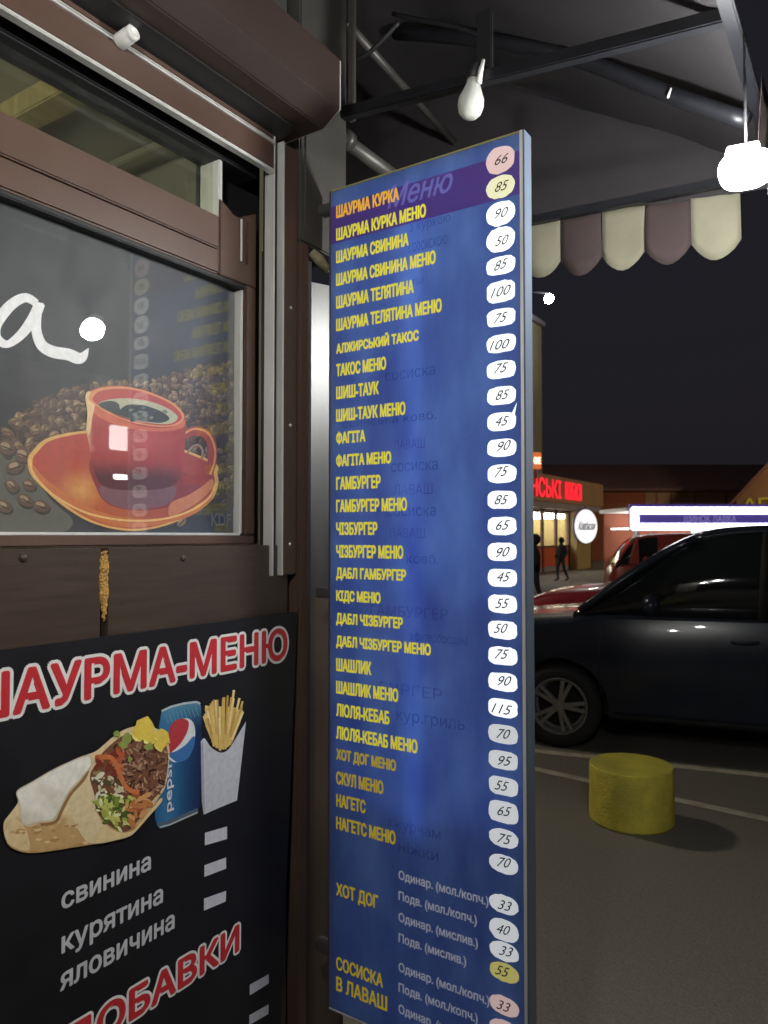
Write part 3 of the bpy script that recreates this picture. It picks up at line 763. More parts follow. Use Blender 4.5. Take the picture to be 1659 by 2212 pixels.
box('side_rail', X1 - .004, X1, YS - .004, YS + TH, ZB, ZT, mat('blue_grey_side', (.13, .16, .22), .3, metal=.35, var=.15, scale=6, stretch=(1, 1, .1)), SG, .001)
box('front_lip', X1 - .011, X1 - .0042, YS - .004, YS - .0005, ZB, ZT, M_alu, SG, .001)
box('side_rail', X0, X0 + .003, YS - .003, YS + TH, ZB, ZT, M_brown_metal, SG, .001)
box('top_rail', X0 + .0035, X1 - .0045, YS - .002, YS + TH, ZT - .003, ZT + .001, mat('yellowed_rail', lin((150, 146, 96)), .5), SG, .0008)
box('bottom_rail', X0 + .0035, X1 - .0045, YS - .002, YS + TH, ZB - .001, ZB + .003, M_alu, SG, .0008)
for (yy, wd) in ((440, .03), (1283, .02), (2062, .03)):
    z = sg(711, yy).z
    box('bracket', -.004, X0 - .0005, YS + .012, YS + .012 + wd, z - .012, z + .012, M_post, SG, .003)
# printing on the face
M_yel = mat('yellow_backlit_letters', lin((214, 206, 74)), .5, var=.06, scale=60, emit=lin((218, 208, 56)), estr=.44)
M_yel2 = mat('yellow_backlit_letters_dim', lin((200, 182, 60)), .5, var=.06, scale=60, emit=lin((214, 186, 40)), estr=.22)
M_org = mat('orange_backlit_letters', lin((226, 176, 60)), .5, var=.06, scale=60, emit=lin((232, 170, 44)), estr=.40)
M_wh = mat('white_backlit_letters', lin((196, 200, 216)), .5, var=.06, scale=60, emit=lin((190, 200, 220)), estr=.12)
def thin_ink(name, tint):
    m = bpy.data.materials.new(name); m.use_nodes = True; nt = m.node_tree; nt.nodes.remove(nt.nodes['Principled BSDF'])
    tr = nt.nodes.new('ShaderNodeBsdfTransparent'); tr.inputs[0].default_value = (*tint, 1)
    tc = nt.nodes.new('ShaderNodeTexCoord'); nz = nt.nodes.new('ShaderNodeTexNoise'); nz.inputs['Scale'].default_value = 40
    mx = nt.nodes.new('ShaderNodeMix'); mx.data_type = 'RGBA'; mx.inputs[6].default_value = (*tint, 1); mx.inputs[7].default_value = (1, 1, 1, 1)
    nt.links.new(tc.outputs['Object'], nz.inputs['Vector']); nt.links.new(nz.outputs[0], mx.inputs[0]); nt.links.new(mx.outputs[2], tr.inputs[0])
    nt.links.new(tr.outputs[0], nt.nodes['Material Output'].inputs[0])
    return m
M_ghost = thin_ink('faded_blue_ink', (.30, .34, .52)); M_ghost2 = thin_ink('faded_violet_ink', (.62, .38, .66))
M_title = mat('pale_title', lin((112, 108, 186)), .5, var=.06, emit=lin((104, 104, 190)), estr=.25)
M_violet = mat('violet_band', lin((120, 92, 178)), .4, trans=.5, var=.1, scale=5)
z0_, z1_ = sg(1000, 452).z, sg(1000, 362).z
shapes('title_band', [([(0, 0), (1, 0), (1, 1), (0, 1)], (0, 0, 0))], lambda x, y, o: Vector((X0 + .004 + x * (X1 - X0 - .016), YS - o, z0_ + y * (z1_ - z0_))), .0003, M_violet, SG)
a = sg(838, 452); b = sg(978, 452)
text('title', 'Меню', a + Vector((0, -.0006, 0)), Vector((b.x - a.x, 0, 0)), Vector((0, 0, .052)), M_title, SG, .0009, .35)
names = [('ШАУРМА КУРКА', 862), ('ШАУРМА КУРКА МЕНЮ', 921), ('ШАУРМА СВИНИНА', 883), ('ШАУРМА СВИНИНА МЕНЮ', 942), ('ШАУРМА ТЕЛЯТИНА', 894), ('ШАУРМА ТЕЛЯТИНА МЕНЮ', 955),
         ('АЛЖИРСЬКИЙ ТАКОС', 905), ('ТАКОС МЕНЮ', 834), ('ШИШ-ТАУК', 818), ('ШИШ-ТАУК МЕНЮ', 876), ('ФАГІТА', 789), ('ФАГІТА МЕНЮ', 845), ('ГАМБУРГЕР', 822), ('ГАМБУРГЕР МЕНЮ', 879),
         ('ЧІЗБУРГЕР', 815), ('ЧІЗБУРГЕР МЕНЮ', 871), ('ДАБЛ ГАМБУРГЕР', 877), ('КІДС МЕНЮ', 822), ('ДАБЛ ЧІЗБУРГЕР', 870), ('ДАБЛ ЧІЗБУРГЕР МЕНЮ', 930), ('ШАШЛИК', 802), ('ШАШЛИК МЕНЮ', 860),
         ('ЛЮЛЯ-КЕБАБ', 841), ('ЛЮЛЯ-КЕБАБ МЕНЮ', 901), ('ХОТ ДОГ МЕНЮ', 855), ('СКУЛ МЕНЮ', 828), ('НАГЕТС', 790), ('НАГЕТС МЕНЮ', 854)]
for i, (t, xr) in enumerate(names):
    yb = 471 + 48.85 * i
    a = sg(727.5, yb); b = sg(xr, HOR)
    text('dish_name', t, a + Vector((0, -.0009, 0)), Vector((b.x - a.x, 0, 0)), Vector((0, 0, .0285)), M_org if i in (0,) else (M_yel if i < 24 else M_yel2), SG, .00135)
for t, yb, xr, h in (('ХОТ ДОГ', 1938, 817, .034), ('СОСИСКА', 2093, 827, .029), ('В ЛАВАШ', 2138, 836, .031)):
    a = sg(727.5, yb); b = sg(xr, HOR)
    text('dish_name', t, a + Vector((0, -.0009, 0)), Vector((b.x - a.x, 0, 0)), Vector((0, 0, h)), M_yel2, SG, .0012)
for t, yb, xr in (('Одинар. (мол./копч.)', 1900, 1052), ('Подв. (мол./копч.)', 1945, 1027), ('Одинар. (мислив.)', 1991, 1029), ('Подв. (мислив.)', 2036, 1004),
                  ('Одинар. (мол./копч.)', 2099, 1053), ('Подв. (мол./копч.)', 2143, 1028), ('Одинар. (мислив.)', 2189, 1029)):
    a = sg(862, yb); b = sg(xr, HOR)
    text('variant_name', t, a + Vector((0, -.0009, -.004)), Vector((b.x - a.x, 0, 0)), Vector((0, 0, .025)), M_wh, SG, .0006)
for t, xl, xr, yb, h, mm in (('з куркою', 885, 975, 507, .022, M_ghost), ('з сосискою', 880, 968, 548, .022, M_ghost), ('порція', 890, 916, 620, .022, M_ghost), ('сосиска', 832, 941, 824, .020, M_ghost), ('свинська ковб.', 740, 943, 925, .02, M_ghost),
                         ('ЛАВАШ', 850, 918, 972, .022, M_ghost2), ('сосиска', 845, 946, 1020, .020, M_ghost), ('ЛАВАШ', 850, 935, 1070, .024, M_ghost2), ('сосиска', 836, 942, 1116, .020, M_ghost), ('ЛАВАШ', 840, 918, 1162, .022, M_ghost2),
                         ('ковб.', 879, 947, 1217, .022, M_ghost), ('ГАМБУРГЕР', 800, 967, 1328, .024, M_ghost2), ('з бутербродом', 885, 1009, 1388, .026, M_ghost), ('БУРГЕР', 820, 955, 1494, .024, M_ghost2), ('кур.гриль', 857, 1003, 1562, .028, M_ghost), ('з курчам', 835, 950, 1790, .024, M_ghost), ('ніжки', 862, 945, 1838, .024, M_ghost)):
    a = sg(xl, yb); b = sg(xr, HOR)
    text('faded_line', t, a + Vector((0, -.0004, 0)), Vector((b.x - a.x, 0, 0)), Vector((0, 0, h)), mm, SG, 0)
# price ovals with hand-written figures
prices = [66, 85, 90, 50, 85, 100, 75, 100, 75, 85, 45, 90, 75, 85, 65, 90, 45, 55, 50, 75, 90, 115, 70, 95, 55, 65, 75, 70, 33, 40, 33, 55, 33, 33]
yc = [349 + 56.2 * i for i in range(28)] + [1953, 2009, 2055, 2100, 2172, 2224]
yc[0] = 346; yc[1] = 404
M_pill = mat('white_price_sticker', (.8, .8, .8), .5, var=.04, emit=(.90, .96, 1.0), estr=.88)
M_pill_hot = mat('white_price_sticker_bright', (.8, .8, .8), .5, var=.04, emit=(.95, 1, 1), estr=1.0)
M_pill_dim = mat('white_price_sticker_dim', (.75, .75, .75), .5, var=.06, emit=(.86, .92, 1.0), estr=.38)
M_pill_pink = mat('pink_price_sticker', lin((226, 196, 196)), .5, var=.05, emit=lin((236, 204, 202)), estr=.35)
M_pill_yel = mat('yellow_price_sticker', lin((216, 208, 132)), .5, var=.05, emit=lin((216, 208, 120)), estr=.3)
M_ink = mat('black_marker_ink', (.03, .03, .03), .6, var=.1)
for i, pr in enumerate(prices):
    f = i / 33
    c = sg(1081 + 9 * f, yc[i])
    hw, hh = (.0325, .0188)
    mm = M_pill
    if i == 0: hh, mm = .029, M_pill_pink
    elif i == 1: hh, mm = .024, mat('cream_price_sticker', lin((228, 226, 190)), .5, emit=lin((230, 230, 190)), estr=.5)
    elif i in (2, 3): hh, mm = .026, M_pill_hot
    elif i in (5, 25, 29): hh = .0225
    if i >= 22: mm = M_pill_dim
    if i == 31: mm = M_pill_yel
    if i >= 32: mm = M_pill_pink
    n = 26; pts = []
    ex = 3.4 if 3 < i < 26 else 2.3
    for k in range(n):
        t = 2 * math.pi * k / n
        cx_, sy_ = math.cos(t), math.sin(t)
        pts.append((math.copysign(abs(cx_) ** (2 / ex), cx_) * hw * random.uniform(.97, 1.03), math.copysign(abs(sy_) ** (2 / ex), sy_) * hh * random.uniform(.95, 1.05)))
    if i == 10: pts[3] = (hw * 1.08, hh * 2.0)
    st = shapes('price_sticker', [(pts, (1, 1, 1))], lambda x, y, o: c + Vector((x, -o, y)), .0012, mm, SG)
    w = .0145 * len(str(pr))
    text('price', str(pr), c + Vector((-w / 2 + random.uniform(-.006, .004), -.0018, -.010 + random.uniform(-.003, .003))), Vector((w, 0, random.uniform(-.001, .004))), Vector((.004, 0, .020)), M_ink, st, 0, .25)

# ------------------------------------------------------------------ awning
YF = 2.30
AW = empty('awning', (.45, .6, 2.7), 'dark awning on a tube frame with scalloped cream and brown valance', 'awning')
prof = crom([(-.95, 3.36), (-.06, 3.30), (.2, 3.19), (.45, 3.04), (.72, 2.88), (.93, 2.725)], 4, False)
bm = bmesh.new()
ys = [YL - .2 + (YF - YL + .2) * k / 26 for k in range(27)]
grid = [[bm.verts.new((x, y, z + .012 * math.sin(y * 9 + x * 3) * (1 if 0 < j < len(prof) - 1 else 0))) for j, (x, z) in enumerate(prof)] for y in ys]
for i in range(len(ys) - 1):
    for j in range(len(prof) - 1):
        bm.faces.new((grid[i][j], grid[i + 1][j], grid[i + 1][j + 1], grid[i][j + 1]))
from_bm('canopy', bm, M_fabric, AW, True)
bm = bmesh.new()
N2 = 14; gx = []
for k in range(N2 + 1):
    x = -.95 + (1.88) * k / N2
    zt = 3.35
    for (a, b) in zip(prof, prof[1:]):
        if a[0] <= x <= b[0] + 1e-6: zt = a[1] + (b[1] - a[1]) * (x - a[0]) / (b[0] - a[0])
    zb = 2.80 - .10 * max(0, x) / .93
    gx.append([bm.verts.new((x, YF + .01 * math.sin(x * 11 + t * 2), zb - .02 + (zt - zb + .02) * t / 5)) for t in range(6)])
for a, b in zip(gx, gx[1:]):
    for t in range(5): bm.faces.new((a[t], b[t], b[t + 1], a[t + 1]))
from_bm('end_panel', bm, M_fabric, AW, True)
for (y, x0, z0, x1, z1) in ((1.9, -.06, 3.265, .915, 2.665),):
    tube('rafter', crom([(x0, y, z0), (.25, y, 3.125), (.5, y, 2.985), (.73, y, 2.815), (x1, y, z1 + .02)], 4, False), .020, M_steel_dark, AW, 12)
for y in (.45, -.85):
    tube('rafter', crom([(-.06, y, 3.265), (.25, y, 3.125), (.5, y, 2.985), (.73, y, 2.815), (.915, y, 2.685)], 4, False), .018, M_steel_dark, AW, 12)
beam('strut', (.0, 1.548, 2.822), (.925, 1.548, 2.722), .026, .030, M_steel_dark, AW)
beam('strut', (.0, -.5, 2.822), (.925, -.5, 2.722), .026, .030, M_steel_dark, AW)
beam('front_bar', (.935, YL - .2, 2.715), (.935, YF, 2.715), .028, .028, M_steel_dark, AW)
beam('end_bar', (-.95, YF - .02, 2.80), (.93, YF - .02, 2.715), .026, .026, M_steel_dark, AW)
tube('rear_bar', [(-.02, 1.56, 2.775), (-.03, YF, 2.79)], .020, M_post, AW, 14)
tube('rear_bar', [(-.01, 1.58, 3.09), (-.07, YF, 3.10)], .012, M_post, AW, 10)
tube('rear_clamp', [(-.012, 1.575, 2.775), (-.012, 1.60, 2.775)], .025, M_post, AW, 14)
box('upright', .006, .024, 1.566, 1.580, 2.81, 3.28, M_post, AW, .002)
a, b = onY(760, 130, 1.60), onY(862, 48, 1.60); c_ = onY(800, 112, 1.60)
tube('brace_cable', crom([tuple(a), tuple(c_), tuple(b)], 6, False), .006, M_black, AW, 8)
tube('slack_cable', crom([tuple(onY(x, y, 1.72)) for x, y in ((850, 30), (900, 42), (960, 52), (1010, 66), (1040, 80))], 4, False), .007, M_black, AW, 8)
pb_ = onY(1047, 148, 1.56)
box('lamp_bracket', pb_.x - .022, pb_.x + .018, 1.56, 1.572, 2.79, 2.95, M_black, AW, .003)
for (x, y) in ((1228, 117), (1446, 200)):
    q = onY(x, y, 1.872); tube('cable_tie', [q + Vector((-.004, 0, -.012)), q + Vector((.004, 0, .010))], .003, M_white, AW, 6)
def flap(along, k, y0=None):
    """one scalloped flap of the valance"""
    w = .1325
    pts = [(0, 0), (w, 0)]
    n = 10
    for j in range(n + 1):
        t = j / n
        pts.append((w * (1 - t), -.155 - .048 * math.sin(math.pi * t) ** .8))
    return pts
bm_cache = {}
def valance(start, d, z_of, n, first, bulge):
    for k in range(n):
        pts = flap(None, k); bm = bmesh.new(); jd, jb, jt = random.uniform(-.012, .012), random.uniform(-.010, .012), random.uniform(-.02, .02)
        rows = 5
        vs = []
        w = .1325
        cols_ = 8
        nrm = Vector((d.y, -d.x, 0))
        for i in range(cols_ + 1):
            t = i / cols_
            drop = .155 + jd * math.sin(math.pi * t) + jt * (t - .5) * math.sin(math.pi * t) + .048 * math.sin(math.pi * t) ** .8
            col_ = []
            for r_ in range(rows + 1):
                s_ = r_ / rows
                p = start + d * (w * (k + t)) + nrm * (bulge * math.sin(s_ * 2.2 + k * 1.7) + (.006 + jb) * math.sin(t * math.pi) * s_ + .003 * math.sin(t * 9 + k) * s_)
                p.z = z_of(w * (k + t)) - drop * s_
                col_.append(bm.verts.new(p))
            vs.append(col_)
        for a, b in zip(vs, vs[1:]):
            for r_ in range(rows): bm.faces.new((a[r_], b[r_], b[r_ + 1], a[r_ + 1]))
        cream = (k + first) % 2 == 0
        o = from_bm('valance_flap', bm, M_cream if cream else M_maroon, AW, True)
        md = o.modifiers.new('thick', 'SOLIDIFY'); md.thickness = .0006
valance(Vector((.312 - .1325 * 5, YF + .012, 0)), Vector((1, 0, 0)), lambda s: 2.785 - .075 * max(0, (s - .35)) / .93, 9, 0, .006)
valance(Vector((.955, YF, 0)), Vector((0, -1, 0)), lambda s: 2.72, 4, 0, .006)

# lamps on the awning frame
M_led = emat('led_glow', (1.0, 1.0, .96), LAMP)
M_led2 = emat('led_glow_weaker', (1.0, .98, .92), LAMP * .95)
def led(loc, label, zt, M_led=M_led):
    o = empty('led_lamp', (loc[0], loc[1], zt), label, 'lamp', 'led lamps under the awning')
    tube('cord', [(loc[0], loc[1], zt), (loc[0], loc[1], loc[2] + .050)], .003, M_black, o, 6)
    Ml = Matrix.Translation(loc) @ Matrix.Rotation(YAW - R(14), 4, 'Z') @ Matrix.Rotation(R(-16), 4, 'X') @ Matrix.Rotation(R(-7), 4, 'Y')
    prism_b = bmesh.new(); bmesh.ops.create_uvsphere(prism_b, u_segments=24, v_segments=14, radius=1)
    for v in prism_b.verts: v.co = Vector((math.copysign(abs(v.co.x) ** .7, v.co.x) * .050, v.co.y * .034, math.copysign(abs(v.co.z) ** .75, v.co.z) * .036))
    bmesh.ops.transform(prism_b, matrix=Ml, verts=prism_b.verts)
    from_bm('lit_diffuser', prism_b, M_led, o, True)
    box('heat_sink', -.030, .030, -.018, .018, .0365, .050, M_white, o, .003, Ml)
    return o
L1 = onY(1612, 366, 1.585)
led((L1.x, 1.585, L1.z), 'glaring white lamp at the right edge under the awning', 2.70)
led((.90, -.02, 2.50), 'white lamp under the awning beyond the left edge, lighting the poster', 2.70, M_led2)

# unlit pear bulb on the strut
pbu = onY(1018, 218, 1.53)
BU = empty('light_bulb', (pbu.x, 1.53, pbu.z - .04), 'unlit white pear bulb hanging from the awning strut', 'light bulb')
lathe('bulb', [(.004, -.040), (.016, -.038), (.026, -.028), (.0305, -.012), (.0295, .004), (.022, .022), (.0165, .036), (.0150, .050)], (pbu.x, 1.53, pbu.z),
      mat('opal_bulb', (.70, .72, .68), .12, var=.04, trans=.25), BU, 28, Matrix.Rotation(R(8), 4, 'Y'))
lathe('socket', [(.0165, .047), (.0185, .050), (.0185, .078), (.010, .084)], (pbu.x, 1.53, pbu.z), M_black, BU, 18, Matrix.Rotation(R(8), 4, 'Y'))
tube('cord', [(pbu.x + .024, 1.522, pbu.z + .030), (pbu.x + .028, 1.522, pbu.z + .055), (pbu.x + .034, 1.525, pbu.z + .082)], [.007, .006, .004], M_white, BU, 8)

# ------------------------------------------------------------------ yellow concrete bollard
bc = onZ(1364, 1771, 0)
r_b = .247
for it in range(8):
    pass
dB = (bc - CAM); dist = math.hypot(dB.x, dB.y)
BO = empty('bollard', (bc.x, bc.y, 0), 'stout yellow painted concrete bollard on the asphalt beside the car', 'bollard')
M_bol = mat('yellow_concrete_paint', lin((204, 190, 74)), .8, var=.25, scale=9, bump=.6, bscale=70, dirt=.35, dirtcol=lin((150, 138, 80)))
M_bol_top = mat('yellow_concrete_top', lin((176, 168, 62)), .8, var=.18, scale=6, bump=.4, bscale=40, dirt=.4, dirtcol=lin((104, 98, 52)))
bm = bmesh.new(); seg = 40
prof_b = [(.238, 0.0), (.247, .012), (.249, .05), (.246, .20), (.245, .322), (.243, .330), (.239, .334)]
rings = []
for (r, z) in prof_b:
    rings.append([bm.verts.new((bc.x + r * math.cos(2 * math.pi * k / seg) * (1 + .006 * math.sin(3 * k + z * 9)), bc.y + r * math.sin(2 * math.pi * k / seg) * (1 + .006 * math.sin(5 * k)), z)) for k in range(seg)])
for a, b in zip(rings, rings[1:]):
    for k in range(seg): bm.faces.new((a[k], a[(k + 1) % seg], b[(k + 1) % seg], b[k]))
bm.faces.new(rings[0])
sh_ = from_bm('shaft', bm, M_bol, BO, True); sh_.data.set_sharp_from_angle(angle=R(30))
bm = bmesh.new()
cv = bm.verts.new((bc.x, bc.y, .3345)); rim = [bm.verts.new((bc.x + .2392 * math.cos(2 * math.pi * k / seg), bc.y + .2392 * math.sin(2 * math.pi * k / seg), .3343)) for k in range(seg)]
for k in range(seg): bm.faces.new((cv, rim[k], rim[(k + 1) % seg]))
from_bm('top', bm, M_bol_top, BO)

# ------------------------------------------------------------------ vehicles
M_tyre = mat('tyre_rubber', (.018, .018, .018), .75, var=.25, scale=20)
M_rim = mat('alloy_rim', (.26, .24, .22), .5, metal=.15, var=.15, scale=20)
M_carglass = mat('car_glass', (.012, .014, .014), .06, var=.1, spec=.8)
M_arch = mat('arch_liner', (.01, .01, .01), .8)
M_chrome = mat('chrome', (.6, .6, .6), .15, metal=1)
M_lampglass = mat('lamp_glass', (.35, .36, .38), .12, var=.1, spec=.8)
def loft(name, rings, m, parent, smooth=True, caps=True):
    bm = bmesh.new()
    rr = [[bm.verts.new(p) for p in ring] for ring in rings]; n = len(rr[0])
    for a, b in zip(rr, rr[1:]):
        for k in range(n): bm.faces.new((a[k], a[(k + 1) % n], b[(k + 1) % n], b[k]))
    if caps: bm.faces.new(rr[0]); bm.faces.new(list(reversed(rr[-1])))
    return from_bm(name, bm, m, parent, smooth)
def vehicle(name, label, cat, wheel_pt, heading, paint, body_st, house_st, wheels, wr, van=False, group=None):
    """body_st: x from the nose, half width, sill z, shoulder z; house_st: x, base half width, base z, roof half width, roof z.
    wheel_pt: ground point of the near front wheel; heading: direction the nose points"""
    h = Vector((heading[0], heading[1], 0)).normalized(); side = Vector((-h.y, h.x, 0))      # side: left of the car (near the camera)
    if (CAM - Vector((wheel_pt[0], wheel_pt[1], CAM.z))).dot(side) < 0: side = -side
    hwm = max(s[1] for s in body_st)
    nose = Vector((wheel_pt[0], wheel_pt[1], 0)) + h * wheels[0] - side * (hwm - .10)
    def W(x, y, z): return nose - h * x + side * y + Vector((0, 0, z))
    root = empty(name, (nose.x, nose.y, 0), label, cat, group)
    rings = []
    st = crom(body_st, 3, False)
    for (x, hw, zb, zt) in st:
        half = [(0, zb), (hw * .86, zb), (hw * .97, zb + .05), (hw * .99, zb + (zt - zb) * .3), (hw, zb + (zt - zb) * .55), (hw * .985, zt - (zt - zb) * .18), (hw * .955, zt - .035), (hw * .88, zt - .006), (hw * .5, zt + .018), (0, zt + .026)]
        rings.append([W(x, y, z) for y, z in half] + [W(x, -y, z) for y, z in half[-2:0:-1]])
    bm = bmesh.new()
    rr = [[bm.verts.new(p) for p in ring] for ring in rings]; n = len(rr[0])
    for a, b in zip(rr, rr[1:]):
        for k in range(n): bm.faces.new((a[k], a[(k + 1) % n], b[(k + 1) % n], b[k]))
    bm.faces.new(rr[0]); bm.faces.new(list(reversed(rr[-1])))
    bmesh.ops.recalc_face_normals(bm, faces=bm.faces)
    me = bpy.data.meshes.new('body'); bm.to_mesh(me); bm.free()
    body = bpy.data.objects.new('body', me); COL.objects.link(body)
    cut = bmesh.new()
    for wx in wheels:
        for s_ in (-1, 1):
            add_tube(cut, [W(wx, s_ * (hwm - .30), wr), W(wx, s_ * (hwm + .10), wr)], wr * 1.17, 28)
    cme = bpy.data.meshes.new('cut'); bmesh.ops.recalc_face_normals(cut, faces=cut.faces); cut.to_mesh(cme); cut.free()
    co = bpy.data.objects.new('cut', cme); COL.objects.link(co)
    md = body.modifiers.new('b', 'BOOLEAN'); md.operation = 'DIFFERENCE'; md.object = co; md.solver = 'EXACT'
    dg = bpy.context.evaluated_depsgraph_get(); dg.update()
    me2 = bpy.data.meshes.new_from_object(body.evaluated_get(dg))
    bpy.data.objects.remove(body); bpy.data.objects.remove(co)
    me2.materials.clear(); me2.materials.append(paint)
    body = obj('body', me2, paint, root, True)
    me2.set_sharp_from_angle(angle=R(38))
    # cabin
    hs = crom(house_st, 4, False)
    gr = []
    for (x, bw, bz, rw, rz) in hs:
        half = [(0, bz - .02), (bw, bz - .02), (bw - (bw - rw) * .5, bz + (rz - bz) * .52), (rw + .015, rz - .05 * min(1, (rz - bz) * 2)), (rw * .92, rz - .008), (rw * .5, rz + .008), (0, rz + .012)]
        gr.append([W(x, y, z) for y, z in half] + [W(x, -y, z) for y, z in half[-2:0:-1]])
    loft('cabin_glass', gr, M_carglass, root)
    # roof skin: the part of the cabin past the windscreen header
    k0 = next(i for i, s_ in enumerate(hs) if s_[4] >= max(q[4] for q in hs) * .955)
    k1 = max(i for i, s_ in enumerate(hs) if s_[4] >= max(q[4] for q in hs) * .945)
    rf = []
    for (x, bw, bz, rw, rz) in hs[k0:k1 + 1]:
        half = [(0, rz - .02), (rw * .96, rz - .045), (rw + .020, rz - .045), (rw * .94, rz + .0), (rw * .5, rz + .016), (0, rz + .020)]
        rf.append([W(x, y, z) for y, z in half] + [W(x, -y, z) for y, z in half[-2:0:-1]])
    loft('roof', rf, paint, root)
    for s_ in (-1, 1):
        tube('windscreen_pillar', [W(x, s_ * (bw - (bw - rw) * min(1, (rz - bz) / .55) + .004), max(bz, rz - .03)) for (x, bw, bz, rw, rz) in hs[1:k0 + 1]], .034, paint, root, 8)
    xs = [house_st[0][0] + .95 * (house_st[-1][0] - house_st[0][0]) * t for t in (.42, .68)]
    def hs_at(x):
        for a, b in zip(hs, hs[1:]):
            if a[0] <= x <= b[0]:
                t = (x - a[0]) / (b[0] - a[0] + 1e-9); return [a[i] + (b[i] - a[i]) * t for i in range(5)]
        return hs[-1]
    for s_ in (-1, 1):
        for x in xs:
            q = hs_at(x)
            tube('door_pillar', [W(x, s_ * (q[1] + .002), q[2] - .02), W(x + .03, s_ * (q[1] - (q[1] - q[3]) * .5 + .006), q[2] + (q[4] - q[2]) * .5), W(x + .06, s_ * (q[3] + .018), q[4] - .05)], .030, M_arch, root, 8)
    for wx in wheels:
        for s_ in (-1, 1):
            yc_ = s_ * (hwm - .115)
            Mw = Matrix.Translation(W(wx, yc_, wr)) @ Matrix(((h.x, 0, side.x * s_, 0), (h.y, 0, side.y * s_, 0), (0, 1, 0, 0), (0, 0, 0, 1)))
            if Mw.to_3x3().determinant() < 0: Mw = Mw @ Matrix.Scale(-1, 4, (1, 0, 0))
            bm = bmesh.new()
            add_lathe(bm, [(wr * .66, -.10), (wr * .93, -.105), (wr, -.08), (wr, .07), (wr * .94, .10), (wr * .72, .105), (wr * .66, .085)], 36, Mw, False)
            wh = from_bm('wheel', bm, M_tyre, root, True)
            bm = bmesh.new()
            add_lathe(bm, [(wr * .55, .0), (wr * .67, .0), (wr * .685, .10), (wr * .66, .104), (wr * .62, .085), (wr * .60, .02)], 36, Mw, False)
            add_lathe(bm, [(wr * .02, .03), (wr * .14, .03), (wr * .16, .075), (wr * .1, .09), (wr * .02, .092)], 18, Mw)
            for k in range(10):
                a = 2 * math.pi * (k // 2) / 5 + (.16 if k % 2 else -.16)
                M2 = Mw @ Matrix.Rotation(a, 4, 'Z')
                bm2 = bmesh.new(); add_box(bm2, wr * .1, wr * .64, -wr * .045, wr * .045, .045, .082, .004)
                bmesh.ops.transform(bm2, matrix=M2, verts=bm2.verts)
                tmp = bpy.data.meshes.new('tmp'); bm2.to_mesh(tmp); bm2.free(); bm.from_mesh(tmp); bpy.data.meshes.remove(tmp)
            from_bm('rim', bm, M_rim, wh)
            bm = bmesh.new(); add_lathe(bm, [(wr * .64, -.09), (wr * .64, -.02), (.01, -.02)], 24, Mw)
            from_bm('brake_shade', bm, M_arch, wh)
    for s_ in (-1, 1):
        for x in (house_st[0][0] + .22, xs[0] + .02, xs[1] + .04):
            q0 = hs_at(max(x, house_st[0][0] + .01))
            tube('door_seam', [W(x + .06, s_ * hwm * .992, .34), W(x, s_ * hwm * .998, .55), W(x, s_ * hwm * 1.0, .75), W(x + .02, s_ * hwm * .985, q0[2] - .10)], .005, M_arch, root, 6)
        tube('sill_trim', [W(wheels[0] + wr * 1.3, s_ * hwm * .985, .30), W(wheels[1] - wr * 1.3, s_ * hwm * .985, .30)], .022, M_arch, root, 8)
    # mirror, handles, lights, plate
    q = hs_at(house_st[0][0] + .62)
    for s_ in (-1, 1):
        bm = bmesh.new(); bmesh.ops.create_uvsphere(bm, u_segments=14, v_segments=8, radius=1)
        c_ = W(house_st[0][0] + .62, s_ * (q[1] + .17), q[2] + .10)
        Mx = Matrix.Translation(c_) @ Matrix(((h.x, side.x, 0, 0), (h.y, side.y, 0, 0), (0, 0, 1, 0), (0, 0, 0, 1))) @ Matrix.Diagonal((.07, .12, .085, 1))
        bmesh.ops.transform(bm, matrix=Mx, verts=bm.verts); from_bm('mirror', bm, paint, root, True)
        tube('mirror_arm', [c_ - side * s_ * .16 + Vector((0, 0, -.06)), c_ + Vector((0, 0, -.05))], .018, M_arch, root, 8)
        for x in (xs[0] - .12, xs[1] - .10):
            p0 = W(x - .09, s_ * (hwm * .985), q[2] - .17); p1 = W(x + .09, s_ * (hwm * .985), q[2] - .165)
            tube('door_handle', [p0, p0 + side * s_ * .03 + (p1 - p0) * .15, p1 + side * s_ * .03 - (p1 - p0) * .15, p1], .012, paint, root, 8)
        bx0 = body_st[1]
        bm = bmesh.new(); bmesh.ops.create_uvsphere(bm, u_segments=14, v_segments=8, radius=1)
        Mx = Matrix.Translation(W(bx0[0] + .16, s_ * bx0[1] * .78, bx0[3] - .13)) @ Matrix(((h.x, side.x, 0, 0), (h.y, side.y, 0, 0), (0, 0, 1, 0), (0, 0, 0, 1))) @ Matrix.Diagonal((.20, .16, .075, 1))
        bmesh.ops.transform(bm, matrix=Mx, verts=bm.verts); from_bm('headlight', bm, M_lampglass, root, True)
    return root, W, hs
h1 = Vector((-.980, -.198, 0))
w1 = atD(1211, 1612, 6.16); w1.z = 0
M_suv = mat('dark_blue_grey_paint', (.019, .024, .038), .24, var=.12, scale=3, coat=.25, spec=.3)
SUV = [(0, .66, .46, .76), (.10, .80, .34, .88), (.42, .90, .27, .985), (.95, .935, .24, 1.04), (1.25, .94, .24, 1.085), (2.2, .94, .24, 1.10), (3.4, .94, .24, 1.115), (4.2, .91, .27, 1.12), (4.52, .86, .36, 1.08), (4.62, .80, .48, .98)]
